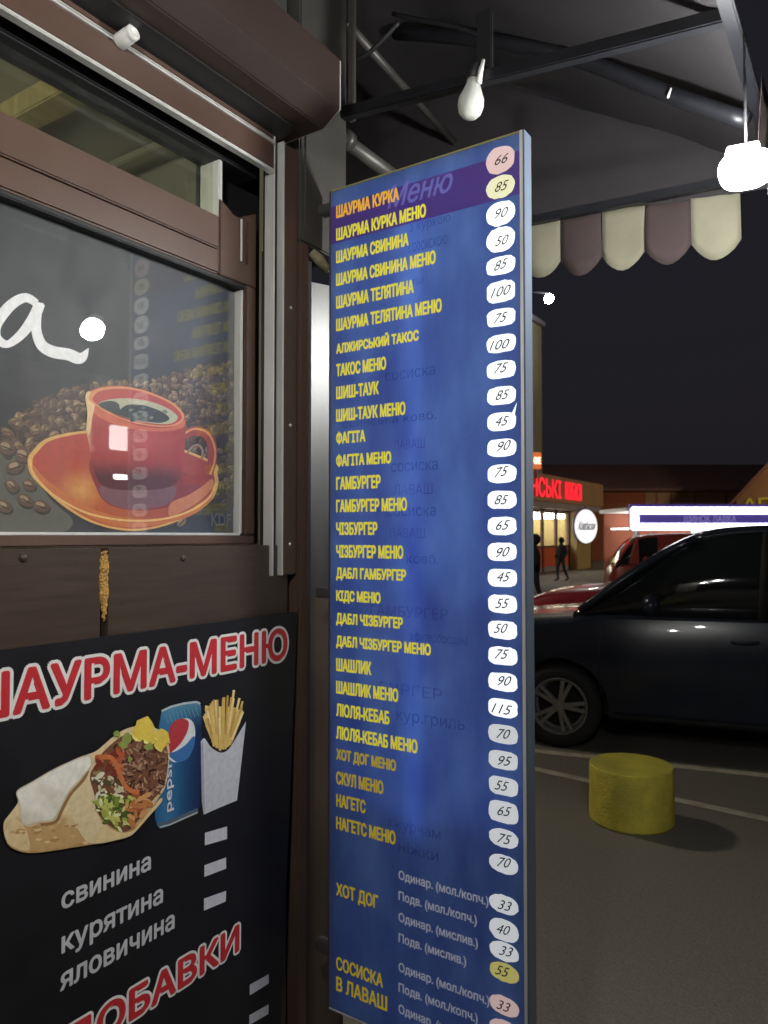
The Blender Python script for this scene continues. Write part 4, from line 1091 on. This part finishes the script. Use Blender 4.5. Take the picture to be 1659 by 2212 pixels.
SUVH = [(1.02, .80, 1.065, .74, 1.085), (1.35, .83, 1.08, .70, 1.345), (1.72, .85, 1.09, .66, 1.60), (2.05, .855, 1.095, .645, 1.745), (2.5, .86, 1.10, .64, 1.79), (3.2, .86, 1.11, .64, 1.795), (3.9, .84, 1.115, .62, 1.74), (4.3, .80, 1.115, .60, 1.50), (4.52, .76, 1.10, .58, 1.2)]
vehicle('parked_car', 'dark blue grey crossover parked side on behind the yellow bollard', 'car', (w1.x, w1.y), (h1.x, h1.y), M_suv, SUV, SUVH, (.92, 3.58), .335)
# maroon car standing beyond the first
M_maroon_car = mat('maroon_paint', lin((128, 20, 36)), .32, var=.08, scale=3, coat=.4, spec=.5)
w2 = atD(1262, 1400, 10.2); w2.z = 0
SED = [(0, .64, .42, .70), (.10, .78, .30, .82), (.45, .86, .24, .93), (.9, .89, .22, .985), (1.3, .90, .22, 1.02), (2.2, .90, .22, 1.03), (3.3, .90, .22, 1.035), (4.0, .87, .25, 1.03), (4.3, .82, .34, .98), (4.4, .76, .45, .9)]
SEDH = [(1.20, .76, .99, .70, 1.01), (1.55, .79, 1.01, .66, 1.21), (1.9, .81, 1.02, .62, 1.36), (2.2, .81, 1.02, .60, 1.44), (2.7, .82, 1.03, .60, 1.475), (3.3, .81, 1.03, .58, 1.43), (3.8, .78, 1.03, .56, 1.25), (4.15, .74, 1.01, .54, 1.05)]
vehicle('parked_car', 'low maroon car half hidden behind the dark crossover bonnet', 'car', (w2.x, w2.y), (h1.x, h1.y), M_maroon_car, SED, SEDH, (.85, 3.4), .31)
# red van
M_van = mat('red_van_paint', lin((150, 56, 46)), .4, var=.08, scale=3, coat=.3)
w3 = atD(1392, 1330, 16.5); w3.z = 0
VAN = [(0, .62, .46, .86), (.08, .80, .34, 1.0), (.25, .88, .27, 1.06), (.6, .90, .25, 1.10), (1.6, .90, .25, 1.12), (3.2, .90, .25, 1.12), (3.9, .89, .27, 1.12), (4.1, .84, .4, 1.08)]
VANH = [(.12, .76, 1.04, .72, 1.06), (.28, .79, 1.06, .70, 1.34), (.48, .80, 1.08, .68, 1.58), (.72, .81, 1.09, .68, 1.70), (1.4, .81, 1.10, .70, 1.75), (2.6, .81, 1.10, .70, 1.75), (3.7, .80, 1.10, .68, 1.72), (3.95, .78, 1.10, .66, 1.50), (4.04, .76, 1.1, .64, 1.2)]
vroot, VW, vh = vehicle('red_van', 'red van behind the dark car under the white lit canopy', 'van', (w3.x, w3.y), (-.93, -.36), M_van, VAN, VANH, (.72, 3.1), .31, True)
# painted side panels make it a van rather than a glazed car
for (x0, x1) in ((.40, .62), (1.02, 3.9)):
    for s_ in (-1, 1):
        bm = bmesh.new()
        q = [VW(x0, s_ * .825, 1.09), VW(x1, s_ * .825, 1.09), VW(x1, s_ * .725, 1.70), VW(x0 + (.12 if x0 < 1 else 0), s_ * .725, 1.70 if x0 > 1 else 1.55)]
        vs = [bm.verts.new(p) for p in q]; bm.faces.new(vs)
        o = from_bm('side_panel', bm, M_van, vroot); o.modifiers.new('t', 'SOLIDIFY').thickness = .02

# ------------------------------------------------------------------ shop with red letters
SX = -11.2
M_fascia = mat('tan_fascia', lin((150, 122, 92)), .6, var=.12, scale=1.5, dirt=.25, dirtcol=lin((96, 80, 66)))
M_shopwall = mat('shop_wall', lin((158, 138, 92)), .7, var=.15, scale=1.2, dirt=.3, dirtcol=lin((100, 88, 66)))
M_shutter = mat('grey_soffit', lin((140, 136, 146)), .6, var=.15)
M_orange = mat('orange_panel', lin((206, 92, 50)), .5, var=.12, scale=2)
M_mull = mat('brown_mullion', lin((96, 58, 52)), .5)
y_e = onX(1304, HOR, SX).y; y_s = 19.0
zf0, zf1 = onX(1301, 1096, SX).z, onX(1303, 1047, SX).z
SHOP = empty('sausage_shop', (SX, 30, 0), 'low shop with tan fascia, red glowing letters and lit windows', 'shop')
box('fascia', SX - 1.2, SX, y_s, y_e, zf0, zf1, M_fascia, SHOP, .03)
box('soffit', SX - 1.0, SX - .06, y_s, y_e - .3, zf0 - .25, zf0 - .002, M_shutter, SHOP)
box('roof', SX - 6, SX - 1.2, y_s, y_e - .2, zf1 - .5, zf1 - .25, M_shutter, SHOP)
XW = SX - .9
y_w1 = onX(1228, HOR, XW).y; y_w0 = 21.0
box('end_wall', XW - .2, XW + .45, y_w1, y_e - .6, 0, zf0 - .252, M_shopwall, SHOP, .02)
box('back_wall', XW - 5, XW - 4.8, y_s, y_e - .6, 0, zf0 - .26, M_shopwall, SHOP)
box('side_wall', XW - 4.8, XW - .2, y_e - .8, y_e - .6, 0, zf0 - .26, M_shopwall, SHOP)
box('far_wall', XW - 4.8, XW - .2, y_s, y_s + .2, 0, zf0 - .26, M_shopwall, SHOP)
box('shop_ceiling', XW - 4.8, XW - .2, y_s + .2, y_e - .8, zf0 - .40, zf0 - .27, M_white, SHOP)
for yy in (25.0, 28.0, 31.0, 33.5, 36.0, 38.0):
    o = box('shop_light', XW - 3.4, XW - .6, yy, yy + .7, zf0 - .60, zf0 - .41, emat('shop_light_glow', (1, .95, .86), 14), SHOP)
n = 9
for k in range(n + 1):
    y = y_w0 + (y_w1 - y_w0) * k / n
    box('mullion', XW - .06, XW + .06, y - .09, y + .09, 0, zf0 - .255, M_mull, SHOP, .01)
for k in range(n):
    a = y_w0 + (y_w1 - y_w0) * k / n + .092; b = y_w0 + (y_w1 - y_w0) * (k + 1) / n - .092
    w = box('window', XW - .05, XW + .05, a, b, 1.15, 1.25, M_mull, SHOP)
    box('pane', XW - .008, XW, a, b, 1.25, zf0 - .5, M_glass2, w)
    box('stall_riser', XW - .05, XW + .02, a, b, .25, 1.149, M_orange, SHOP, .01)
    box('kick_board', XW - .05, XW + .03, a, b, .0, .249, M_shutter, SHOP, .01)
for k, hh in enumerate((1.9, 1.5, 2.0, 1.7)):
    y = 23.5 + k * 2.6
    box('display_case', XW - 2.6, XW - 1.6, y, y + 1.8, .0, hh, (M_white, M_orange)[k % 2], SHOP, .03)
M_redneon = emat('red_letter_glow', lin((250, 34, 52)), 1.15)
ylt = onX(1118, HOR, SX).y; yrt = onX(1254, HOR, SX).y
z0 = onX(1250, 1082, SX).z; z1 = onX(1250, 1046, SX).z
ysp = onX(1210, HOR, SX).y; ysl = onX(1215, HOR, SX).y
text('letters', 'РОГАНСЬКІ', Vector((SX + .05, ysp - 6.6, z0)), Vector((0, 6.6, 0)), Vector((0, 0, z1 - z0)), M_redneon, SHOP, .010, thick=.03, normal=Vector((1, 0, 0)))
text('letters', 'КОВБАСИ', Vector((SX + .05, ysl + .25, z0)), Vector((0, yrt - ysl - .25, 0)), Vector((0, 0, z1 - z0)), M_redneon, SHOP, .010, thick=.03, normal=Vector((1, 0, 0)))
# round lit sign at the shop's end
cR = atD(1265, 1137, 37.0)
nR = (CAM - cR); nR.z = 0; nR.normalize(); nR = Matrix.Rotation(R(50), 3, 'Z') @ nR
RS = empty('round_sign', cR, 'round white lit sign hung at the end of the sausage shop', 'sign')
q = nR.to_track_quat('Z', 'Y').to_matrix().to_4x4()
lathe('rim', [(.80, -.10), (.90, -.10), (.90, .02), (.84, .02)], cR, M_shutter, RS, 36, q)
lathe('lit_face', [(.02, .024), (.83, .024), (.83, .03), (.02, .032)], cR, emat('round_sign_glow', (.95, .95, 1), 1.05), RS, 36, q)
ax = q.to_3x3() @ Vector((1, 0, 0)); ay = Vector((0, 0, 1))
ax = ay.cross(nR).normalized()
text('script', 'Ковбаски', cR + nR * .05 - ax * .62 - ay * .18, ax * 1.24, ay * .42 + ax * .1, mat('grey_script', (.1, .1, .14), .6), RS, .012, .3)
box('hanger', cR.x - .03, cR.x + .03, cR.y - .03, cR.y + .03, cR.z + .88, zf0, M_shutter, RS)
# orange lit box sign above the shop
oB = atD(1154, 995, 30.5)
OB = empty('box_sign', oB, 'small glowing orange box sign above the red letters', 'sign')
Mo = Matrix.Translation(oB) @ Matrix.Rotation(YAW + R(18), 4, 'Z')
box('cabinet', -.27, .27, -.1, .1, -.33, .33, emat('orange_sign_glow', lin((232, 118, 62)), .75), OB, .01, Mo)
a = Mo @ Vector((-.07, -.115, -.14)); u = (Mo.to_3x3() @ Vector((.30, 0, 0)))
text('lettering', 'ОНЕ', a, u, Vector((0, 0, .27)), emat('warm_letters', (1, .82, .6), 2.2), OB, .008)
box('mast', oB.x - .06, oB.x + .06, oB.y + .12, oB.y + .24, zf1 - .4, oB.z + .2, M_shutter, OB)

# ------------------------------------------------------------------ apartment block behind the shop
M_block = mat('pale_render_wall', lin((150, 144, 118)), .8, var=.14, scale=.6, bump=.15, bscale=6, dirt=.25, dirtcol=lin((120, 110, 80)))
M_block2 = mat('balcony_front', lin((150, 146, 110)), .8, var=.14, scale=1)
M_pane = mat('dark_pane', (.02, .022, .028), .1, spec=.8)
bR = atD(1173, 1157, 50); zr = atD(1173, 702, 50).z
BX = bR.x + .6; BY = bR.y - 12
BL = empty('apartment_block', (BX, BY, 0), 'pale tall apartment block with balconies behind the sausage shop', 'building')
box('wall', BX - 12, BX - .6, BY - 1, BY + 12, 0, zr, M_block, BL, .05)
box('roof', BX - 12.3, BX - .4, BY - 1.3, BY + 12.2, zr, zr + .35, M_shutter, BL, .03)
nfl = int((zr - 1) // 2.9)
for f_ in range(nfl):
    z = 1.2 + f_ * 2.9
    bl = box('balcony', BX - 3.4, BX, BY - 2.2, BY - 1.002, z + .1, z + 1.15, M_block2, BL, .03)
    box('balcony_slab', BX - 3.5, BX + .08, BY - 2.3, BY - 1.003, z, z + .098, M_shutter, bl)
    for xx in (-2.9, -1.5):
        w = box('window', BX + xx, BX + xx + 1.2, BY - 1.06, BY - 1.001, z + 1.2, z + 2.5, M_white, BL, .02)
        box('pane', BX + xx + .1, BX + xx + 1.1, BY - 1.08, BY - 1.061, z + 1.3, z + 2.4, M_pane, w)
    for yy in (.6, 4.2, 7.8):
        w = box('window', BX - .6, BX - .55, BY + yy, BY + yy + 1.3, z + .9, z + 2.4, M_white, BL, .02)
        box('pane', BX - .549, BX - .53, BY + yy + .1, BY + yy + 1.2, z + 1.0, z + 2.3, M_pane, w)
# floodlight on an arm from the block
fl = atD(1186, 645, 44)
FL = empty('roof_floodlight', fl, 'bright small floodlight on an arm high on the apartment block', 'lamp')
bm = bmesh.new(); bmesh.ops.create_uvsphere(bm, u_segments=16, v_segments=10, radius=.26); bmesh.ops.translate(bm, verts=bm.verts, vec=fl)
from_bm('lens', bm, emat('flood_glow', (1, .96, .86), 260), FL, True)
tube('arm', [fl + Vector((0, 0, .3)), fl + Vector((-.4, .3, .5)), Vector((BX - 1.2, BY + 1.0, fl.z + .2)), Vector((BX - 1.2, BY + 1.0, zr - .3))], .06, M_steel_dark, FL, 8)

# ------------------------------------------------------------------ market hall and gabled building
M_hall = mat('red_brown_wall', lin((150, 84, 58)), .75, var=.16, scale=.7, dirt=.3, dirtcol=lin((104, 62, 50)))
M_hallroof = mat('brown_roof', lin((96, 66, 60)), .7, var=.15, scale=.8)
M_hallpanel = mat('buff_panel', lin((150, 120, 96)), .7, var=.12, scale=.8)
a = atD(1280, 1157, 52); b = atD(1720, 1157, 52)
d = (b - a); d.z = 0; Lh = d.length; d.normalize(); nrm = Vector((d.y, -d.x, 0))
Mh = Matrix(((d.x, -nrm.x, 0, a.x), (d.y, -nrm.y, 0, a.y), (0, 0, 1, 0), (0, 0, 0, 1)))
zE = atD(1400, 1060, 52).z; zR = atD(1400, 1003, 58).z
HL = empty('market_hall', a, 'long low red brown market hall with pitched roof in the dark background', 'building')
HL.location.z = 0
box('wall', -22, Lh + 8, 0, 10, 0, zE, M_hall, HL, 0, Mh)
bm = bmesh.new()
for x in (-22.4, Lh + 8.4):
    for (y, z) in ((-.6, zE - .05), (-.6, zE + .15), (6, zR), (12, zE)): bm.verts.new(Mh @ Vector((x, y, z)))
bm.verts.ensure_lookup_table(); v = bm.verts
for f_ in ((0, 1, 2, 3), (7, 6, 5, 4), (0, 4, 5, 1), (1, 5, 6, 2), (2, 6, 7, 3), (3, 7, 4, 0)): bm.faces.new([v[i] for i in f_])
from_bm('roof', bm, M_hallroof, HL)
def hx(px): return (Mh.inverted() @ atD(px, 1157, 52)).x
for (p0, p1) in ((1394, 1416), (1420, 1448), (1452, 1500), (1504, 1566), (1572, 1640)):
    box('wall_panel', hx(p0), hx(p1), -.06, -.002, atD(1400, 1093, 52).z, zE - .12, M_hallpanel, HL, .01, Mh)
for (p0, p1) in ((1312, 1336), (1342, 1362)):
    w = box('window', hx(p0), hx(p1), -.05, -.002, 2.2, 3.4, M_mull, HL, .01, Mh)
    box('pane', hx(p0) + .08, hx(p1) - .08, -.07, -.051, 2.3, 3.3, M_pane, w, 0, Mh)
# gabled pharmacy-like front at the right edge
M_gable = mat('ochre_gable', lin((112, 82, 56)), .75, var=.15, scale=.7)
g0 = atD(1592, 1157, 44)
Mg = Matrix.Translation(Vector((g0.x, g0.y, 0))) @ Matrix.Rotation(YAW - R(32), 4, 'Z')
GB = empty('gabled_building', (g0.x, g0.y, 0), 'ochre building with a steep gable and dim yellow letters at the right edge', 'building')
ze = atD(1594, 1080, 44).z; gslope = 1.13
gw = 6.0
prism_pts = [(0, 0), (gw, 0), (gw, ze), (gw / 2, ze + gw / 2 * gslope), (0, ze)]
bm = bmesh.new()
f0 = [bm.verts.new(Mg @ Vector((x, 0, z))) for x, z in prism_pts]; f1 = [bm.verts.new(Mg @ Vector((x, 8, z))) for x, z in prism_pts]
bm.faces.new(f0); bm.faces.new(list(reversed(f1)))
for i in range(5): bm.faces.new((f0[i], f0[(i + 1) % 5], f1[(i + 1) % 5], f1[i]))
from_bm('wall', bm, M_gable, GB)
for s_, (xa, xb) in ((1, (-.35, gw / 2)), (-1, (gw + .35, gw / 2))):
    za = ze + (-.35) * gslope; zb2 = ze + gw / 2 * gslope
    bm = bmesh.new(); vs = [bm.verts.new(Mg @ Vector(p)) for p in ((xa, -.25, za), (xb, -.25, zb2), (xb, 8.2, zb2), (xa, 8.2, za), (xa, -.25, za + .2), (xb, -.25, zb2 + .2), (xb, 8.2, zb2 + .2), (xa, 8.2, za + .2))]
    for f_ in ((0, 1, 2, 3), (7, 6, 5, 4), (0, 4, 5, 1), (1, 5, 6, 2), (2, 6, 7, 3), (3, 7, 4, 0)): bm.faces.new([vs[i] for i in f_])
    from_bm('roof', bm, M_hallroof, GB)
u3 = Mg.to_3x3()
text('lettering', 'АПТЕКА', Mg @ Vector((.35, -.06, ze - .55)), u3 @ Vector((4.4, 0, 0)), Vector((0, 0, .62)), emat('dim_yellow_letters', lin((150, 140, 40)), .16), GB, .02, thick=.04, normal=u3 @ Vector((0, -1, 0)))

# ------------------------------------------------------------------ lit canopy stall
dC = 24.0
cA = atD(1364, 1157, dC); cB = atD(1760, 1157, dC)
d = (cB - cA); d.z = 0; Lc = d.length; d.normalize()
Mc = Matrix(((d.x, -d.y, 0, cA.x), (d.y, d.x, 0, cA.y), (0, 0, 1, 0), (0, 0, 0, 1)))
zt, zb = atD(1400, 1095, dC).z, atD(1400, 1146, dC).z
CS = empty('canopy_stall', (cA.x, cA.y, 0), 'market stall with purple fascia framed by bright white light strips', 'stall')
M_purple = mat('purple_board', lin((70, 58, 130)), .5, var=.1, emit=lin((64, 54, 128)), estr=.35)
M_strip = emat('white_strip_glow', (1, .98, 1), 5.5)
box('fascia', 0, Lc, 0, .25, zb, zt, M_purple, CS, .01, Mc)
box('fascia_cap', -.02, Lc, -.01, .27, zt + .001, zt + .09, M_purple, CS, .01, Mc)
hgt = zt - zb
box('light_strip', -.01, Lc, -.06, -.002, zt - hgt * .30, zt - .01, M_strip, CS, .03, Mc)
box('light_strip', -.01, Lc, -.06, -.002, zb + .01, zb + hgt * .30, M_strip, CS, .03, Mc)
box('light_strip', -.03, .22, -.065, -.003, zb + .0, zt - .0, M_strip, CS, .06, Mc)
u3 = Mc.to_3x3()
xa = (Mc.inverted() @ atD(1478, 1157, dC)).x; xb = (Mc.inverted() @ atD(1590, 1157, dC)).x
text('lettering', 'ШИНОК ЛАВКА', Mc @ Vector((xa, -.02, zb + hgt * .36)), u3 @ Vector((xb - xa, 0, 0)), Vector((0, 0, hgt * .28)), emat('dim_lilac_letters', lin((112, 104, 160)), .8), CS, .006)
box('roof', -.05, Lc, .28, 3.4, zt - .12, zt, M_white, CS, .01, Mc)
box('soffit_light', .3, Lc, .35, 3.2, zb + .05, zb + .10, emat('soffit_glow', (1, .98, .96), 2.6), CS, .01, Mc)
for x in (.12, 4.0, 8.0):
    if x < Lc: box('post', x, x + .10, .10, .20, 0, zb - .002, M_white, CS, .01, Mc)
xv = (Mc.inverted() @ atD(1492, 1157, dC)).x
k = 0; x = xv
while x < Lc - .6:
    pts = [(0, 0), (.80, 0), (.80, -.26), (.72, -.31), (.08, -.31), (0, -.26)]
    bm = bmesh.new()
    f0 = [bm.verts.new(Mc @ Vector((x + px_, -.03, zb - .005 + pz))) for px_, pz in pts]; bm.faces.new(f0)
    o = from_bm('valance_flap', bm, emat('lit_flap', (1, 1, 1), 1.3), CS); o.modifiers.new('t', 'SOLIDIFY').thickness = .01
    x += .84
for (p0, p1, y0, y1) in ((1381, 1390, 1150, 1185), (1410, 1423, 1150, 1172), (1454, 1473, 1150, 1170)):
    xa = (Mc.inverted() @ atD(p0, 1157, dC)).x; xb = (Mc.inverted() @ atD(p1, 1157, dC)).x
    box('hanging_banner', xa, xb, .30, .33, atD(p0, y1, dC).z, atD(p0, y0, dC).z - .02, M_white, CS, .004, Mc)
box('counter', .3, Lc, 2.6, 3.2, 0, 1.0, M_hall, CS, .02, Mc)
box('back_wall', .1, Lc, 3.3, 3.4, 0, zt - .13, M_hall, CS, 0, Mc)

# ------------------------------------------------------------------ people
def person(loc, heading, h, label, coat, hair, stride=.25, hood=True):
    root = empty('person', loc, label, 'person', None)
    Mp = Matrix.Translation(loc) @ Matrix.Rotation(heading, 4, 'Z') @ Matrix.Scale(h / 1.75, 4)
    def skin(name, verts, edges, m, parent, lv=1):
        me = bpy.data.meshes.new(name); me.from_pydata([Vector(v[:3]) for v in verts], edges, [])
        o = bpy.data.objects.new(name, me); COL.objects.link(o)
        o.modifiers.new('s', 'SKIN')
        for sv, v in zip(me.skin_vertices[0].data, verts): sv.radius = (v[3], v[4] if len(v) > 4 else v[3])
        me.skin_vertices[0].data[0].use_root = True
        sb = o.modifiers.new('d', 'SUBSURF'); sb.levels = lv; sb.render_levels = lv
        dg = bpy.context.evaluated_depsgraph_get(); dg.update()
        m2 = bpy.data.meshes.new_from_object(o.evaluated_get(dg)); bpy.data.objects.remove(o)
        m2.transform(Mp); m2.materials.clear(); m2.materials.append(m)
        return obj(name, m2, m, parent, True)
    s_ = stride
    V = [(0, 0, .95, .15, .11), (0, 0, 1.15, .14, .10), (0, 0, 1.38, .16, .11), (0, 0, 1.50, .06), (0, .02, 1.64, .085, .10), (0, .02, 1.72, .07, .08),
         (.10, 0, .88, .09), (.10, s_ * .4, .50, .062), (.10, s_ * .5 - .06, .09, .045), (.10, s_ * .5 + .12, .04, .04, .035),
         (-.10, 0, .88, .09), (-.10, -s_ * .2, .50, .062), (-.10, -s_ * .9, .12, .045), (-.10, -s_ * .9 + .17, .045, .04, .035),
         (.21, 0, 1.40, .06), (.27, -.04, 1.13, .048), (.20, .13, .97, .040), (.15, .17, .95, .038),
         (-.21, 0, 1.40, .06), (-.27, -.04, 1.13, .048), (-.20, .13, .97, .040), (-.15, .17, .95, .038)]
    E = [(0, 1), (1, 2), (2, 3), (3, 4), (4, 5), (0, 6), (6, 7), (7, 8), (8, 9), (0, 10), (10, 11), (11, 12), (12, 13), (2, 14), (14, 15), (15, 16), (16, 17), (2, 18), (18, 19), (19, 20), (20, 21)]
    b_ = skin('body', V, E, mat('dark_trousers', (.018, .018, .022), .8, var=.2), root)
    VJ = [(0, 0, .80, .21, .15), (0, 0, 1.05, .19, .14), (0, 0, 1.30, .20, .14), (0, 0, 1.46, .12, .10), (.24, 0, 1.38, .085), (.29, -.04, 1.13, .070), (.22, .12, .98, .060), (-.24, 0, 1.38, .085), (-.29, -.04, 1.13, .070), (-.22, .12, .98, .060)]
    EJ = [(0, 1), (1, 2), (2, 3), (2, 4), (4, 5), (5, 6), (2, 7), (7, 8), (8, 9)]
    skin('jacket', VJ, EJ, coat, root)
    bm = bmesh.new(); bmesh.ops.create_uvsphere(bm, u_segments=16, v_segments=10, radius=1)
    bmesh.ops.transform(bm, matrix=Mp @ Matrix.Translation((0, -.015, 1.665)) @ Matrix.Diagonal((.115, .125, .135, 1)), verts=bm.verts)
    from_bm('hood' if hood else 'hair', bm, hair, root, True)
    return root
M_coat1 = mat('black_coat', (.012, .012, .014), .8, var=.3)
M_coat2 = mat('charcoal_coat', (.016, .017, .022), .8, var=.3)
p2 = onZ(1213, 1256, 0); person(p2, R(150), 1.62, 'person in a long dark hooded coat walking past the sausage shop windows', M_coat1, M_coat1, .3)
p3 = onZ(1328, 1228, 0); person(p3, R(190), 1.72, 'distant person in dark clothes in front of the red brown hall', M_coat2, M_coat2, .22)
p1 = onZ(1156, 1318, 0); person(p1, R(120), 1.72, 'person in dark clothes half hidden behind the menu sign edge', M_coat1, M_coat2, .25)

# ------------------------------------------------------------------ stall across the road (seen only as reflections in the coffee window)
RT = empty('market_stall', (8.2, 7.3, 0), 'market stall across the road whose strip lights reflect in the coffee window', 'stall')
M_strip2 = emat('stall_strip_glow', (1, .98, .92), 26)
box('back', 9.6, 9.7, 4.5, 10.0, 0, 3.9, M_hall, RT)
box('roof', 7.9, 9.8, 4.4, 10.1, 3.9, 4.0, M_hallpanel, RT)
box('counter', 8.3, 8.9, 5.0, 9.6, 0, 1.0, M_orange, RT, .02)
for y in (4.55, 9.95): box('post', 8.0, 8.1, y - .05, y + .05, 0, 3.9, M_shutter, RT)
box('strip_light', 8.0, 8.06, 6.95, 7.2, 2.55, 2.62, M_strip2, RT, .01)
box('lit_panel', 8.02, 8.08, 6.88, 7.22, 2.98, 3.34, emat('stall_panel_glow', (1, .98, .95), 9), RT, .02)

# ------------------------------------------------------------------ street lamps to the right of the frame
def street_lamp(x, y, h, label, power, tint=(1.0, .74, .46)):
    o = empty('street_lamp', (x, y, 0), label, 'street lamp', 'street lamps along the car park')
    tube('pole', [(x, y, 0), (x, y, h * .5), (x, y, h)], [.09, .075, .06], M_steel_dark, o, 12)
    tube('arm', crom([(x, y, h), (x - .3, y - .05, h + .35), (x - 1.2, y - .1, h + .58)], 4, False), .035, M_steel_dark, o, 8)
    box('head', x - 2.05, x - .95, y - .45, y + .25, h + .50, h + .66, M_post, o, .03)
    bm = bmesh.new(); bmesh.ops.create_uvsphere(bm, u_segments=16, v_segments=8, radius=1)
    bmesh.ops.transform(bm, matrix=Matrix.Translation((x - 1.48, y - .1, h + .36)) @ Matrix.Diagonal((.50, .30, .25, 1)), verts=bm.verts)
    from_bm('lens', bm, emat('street_glow_%d' % power, tint, power), o, True)
street_lamp(-5.0, 5.2, 6.2, 'street lamp hidden behind the kiosk, lighting the asphalt and bollard', 190, (1.0, .88, .66))
street_lamp(3.6, 41.5, 6.4, 'far street lamp beyond the right edge, lighting the market hall', 620)
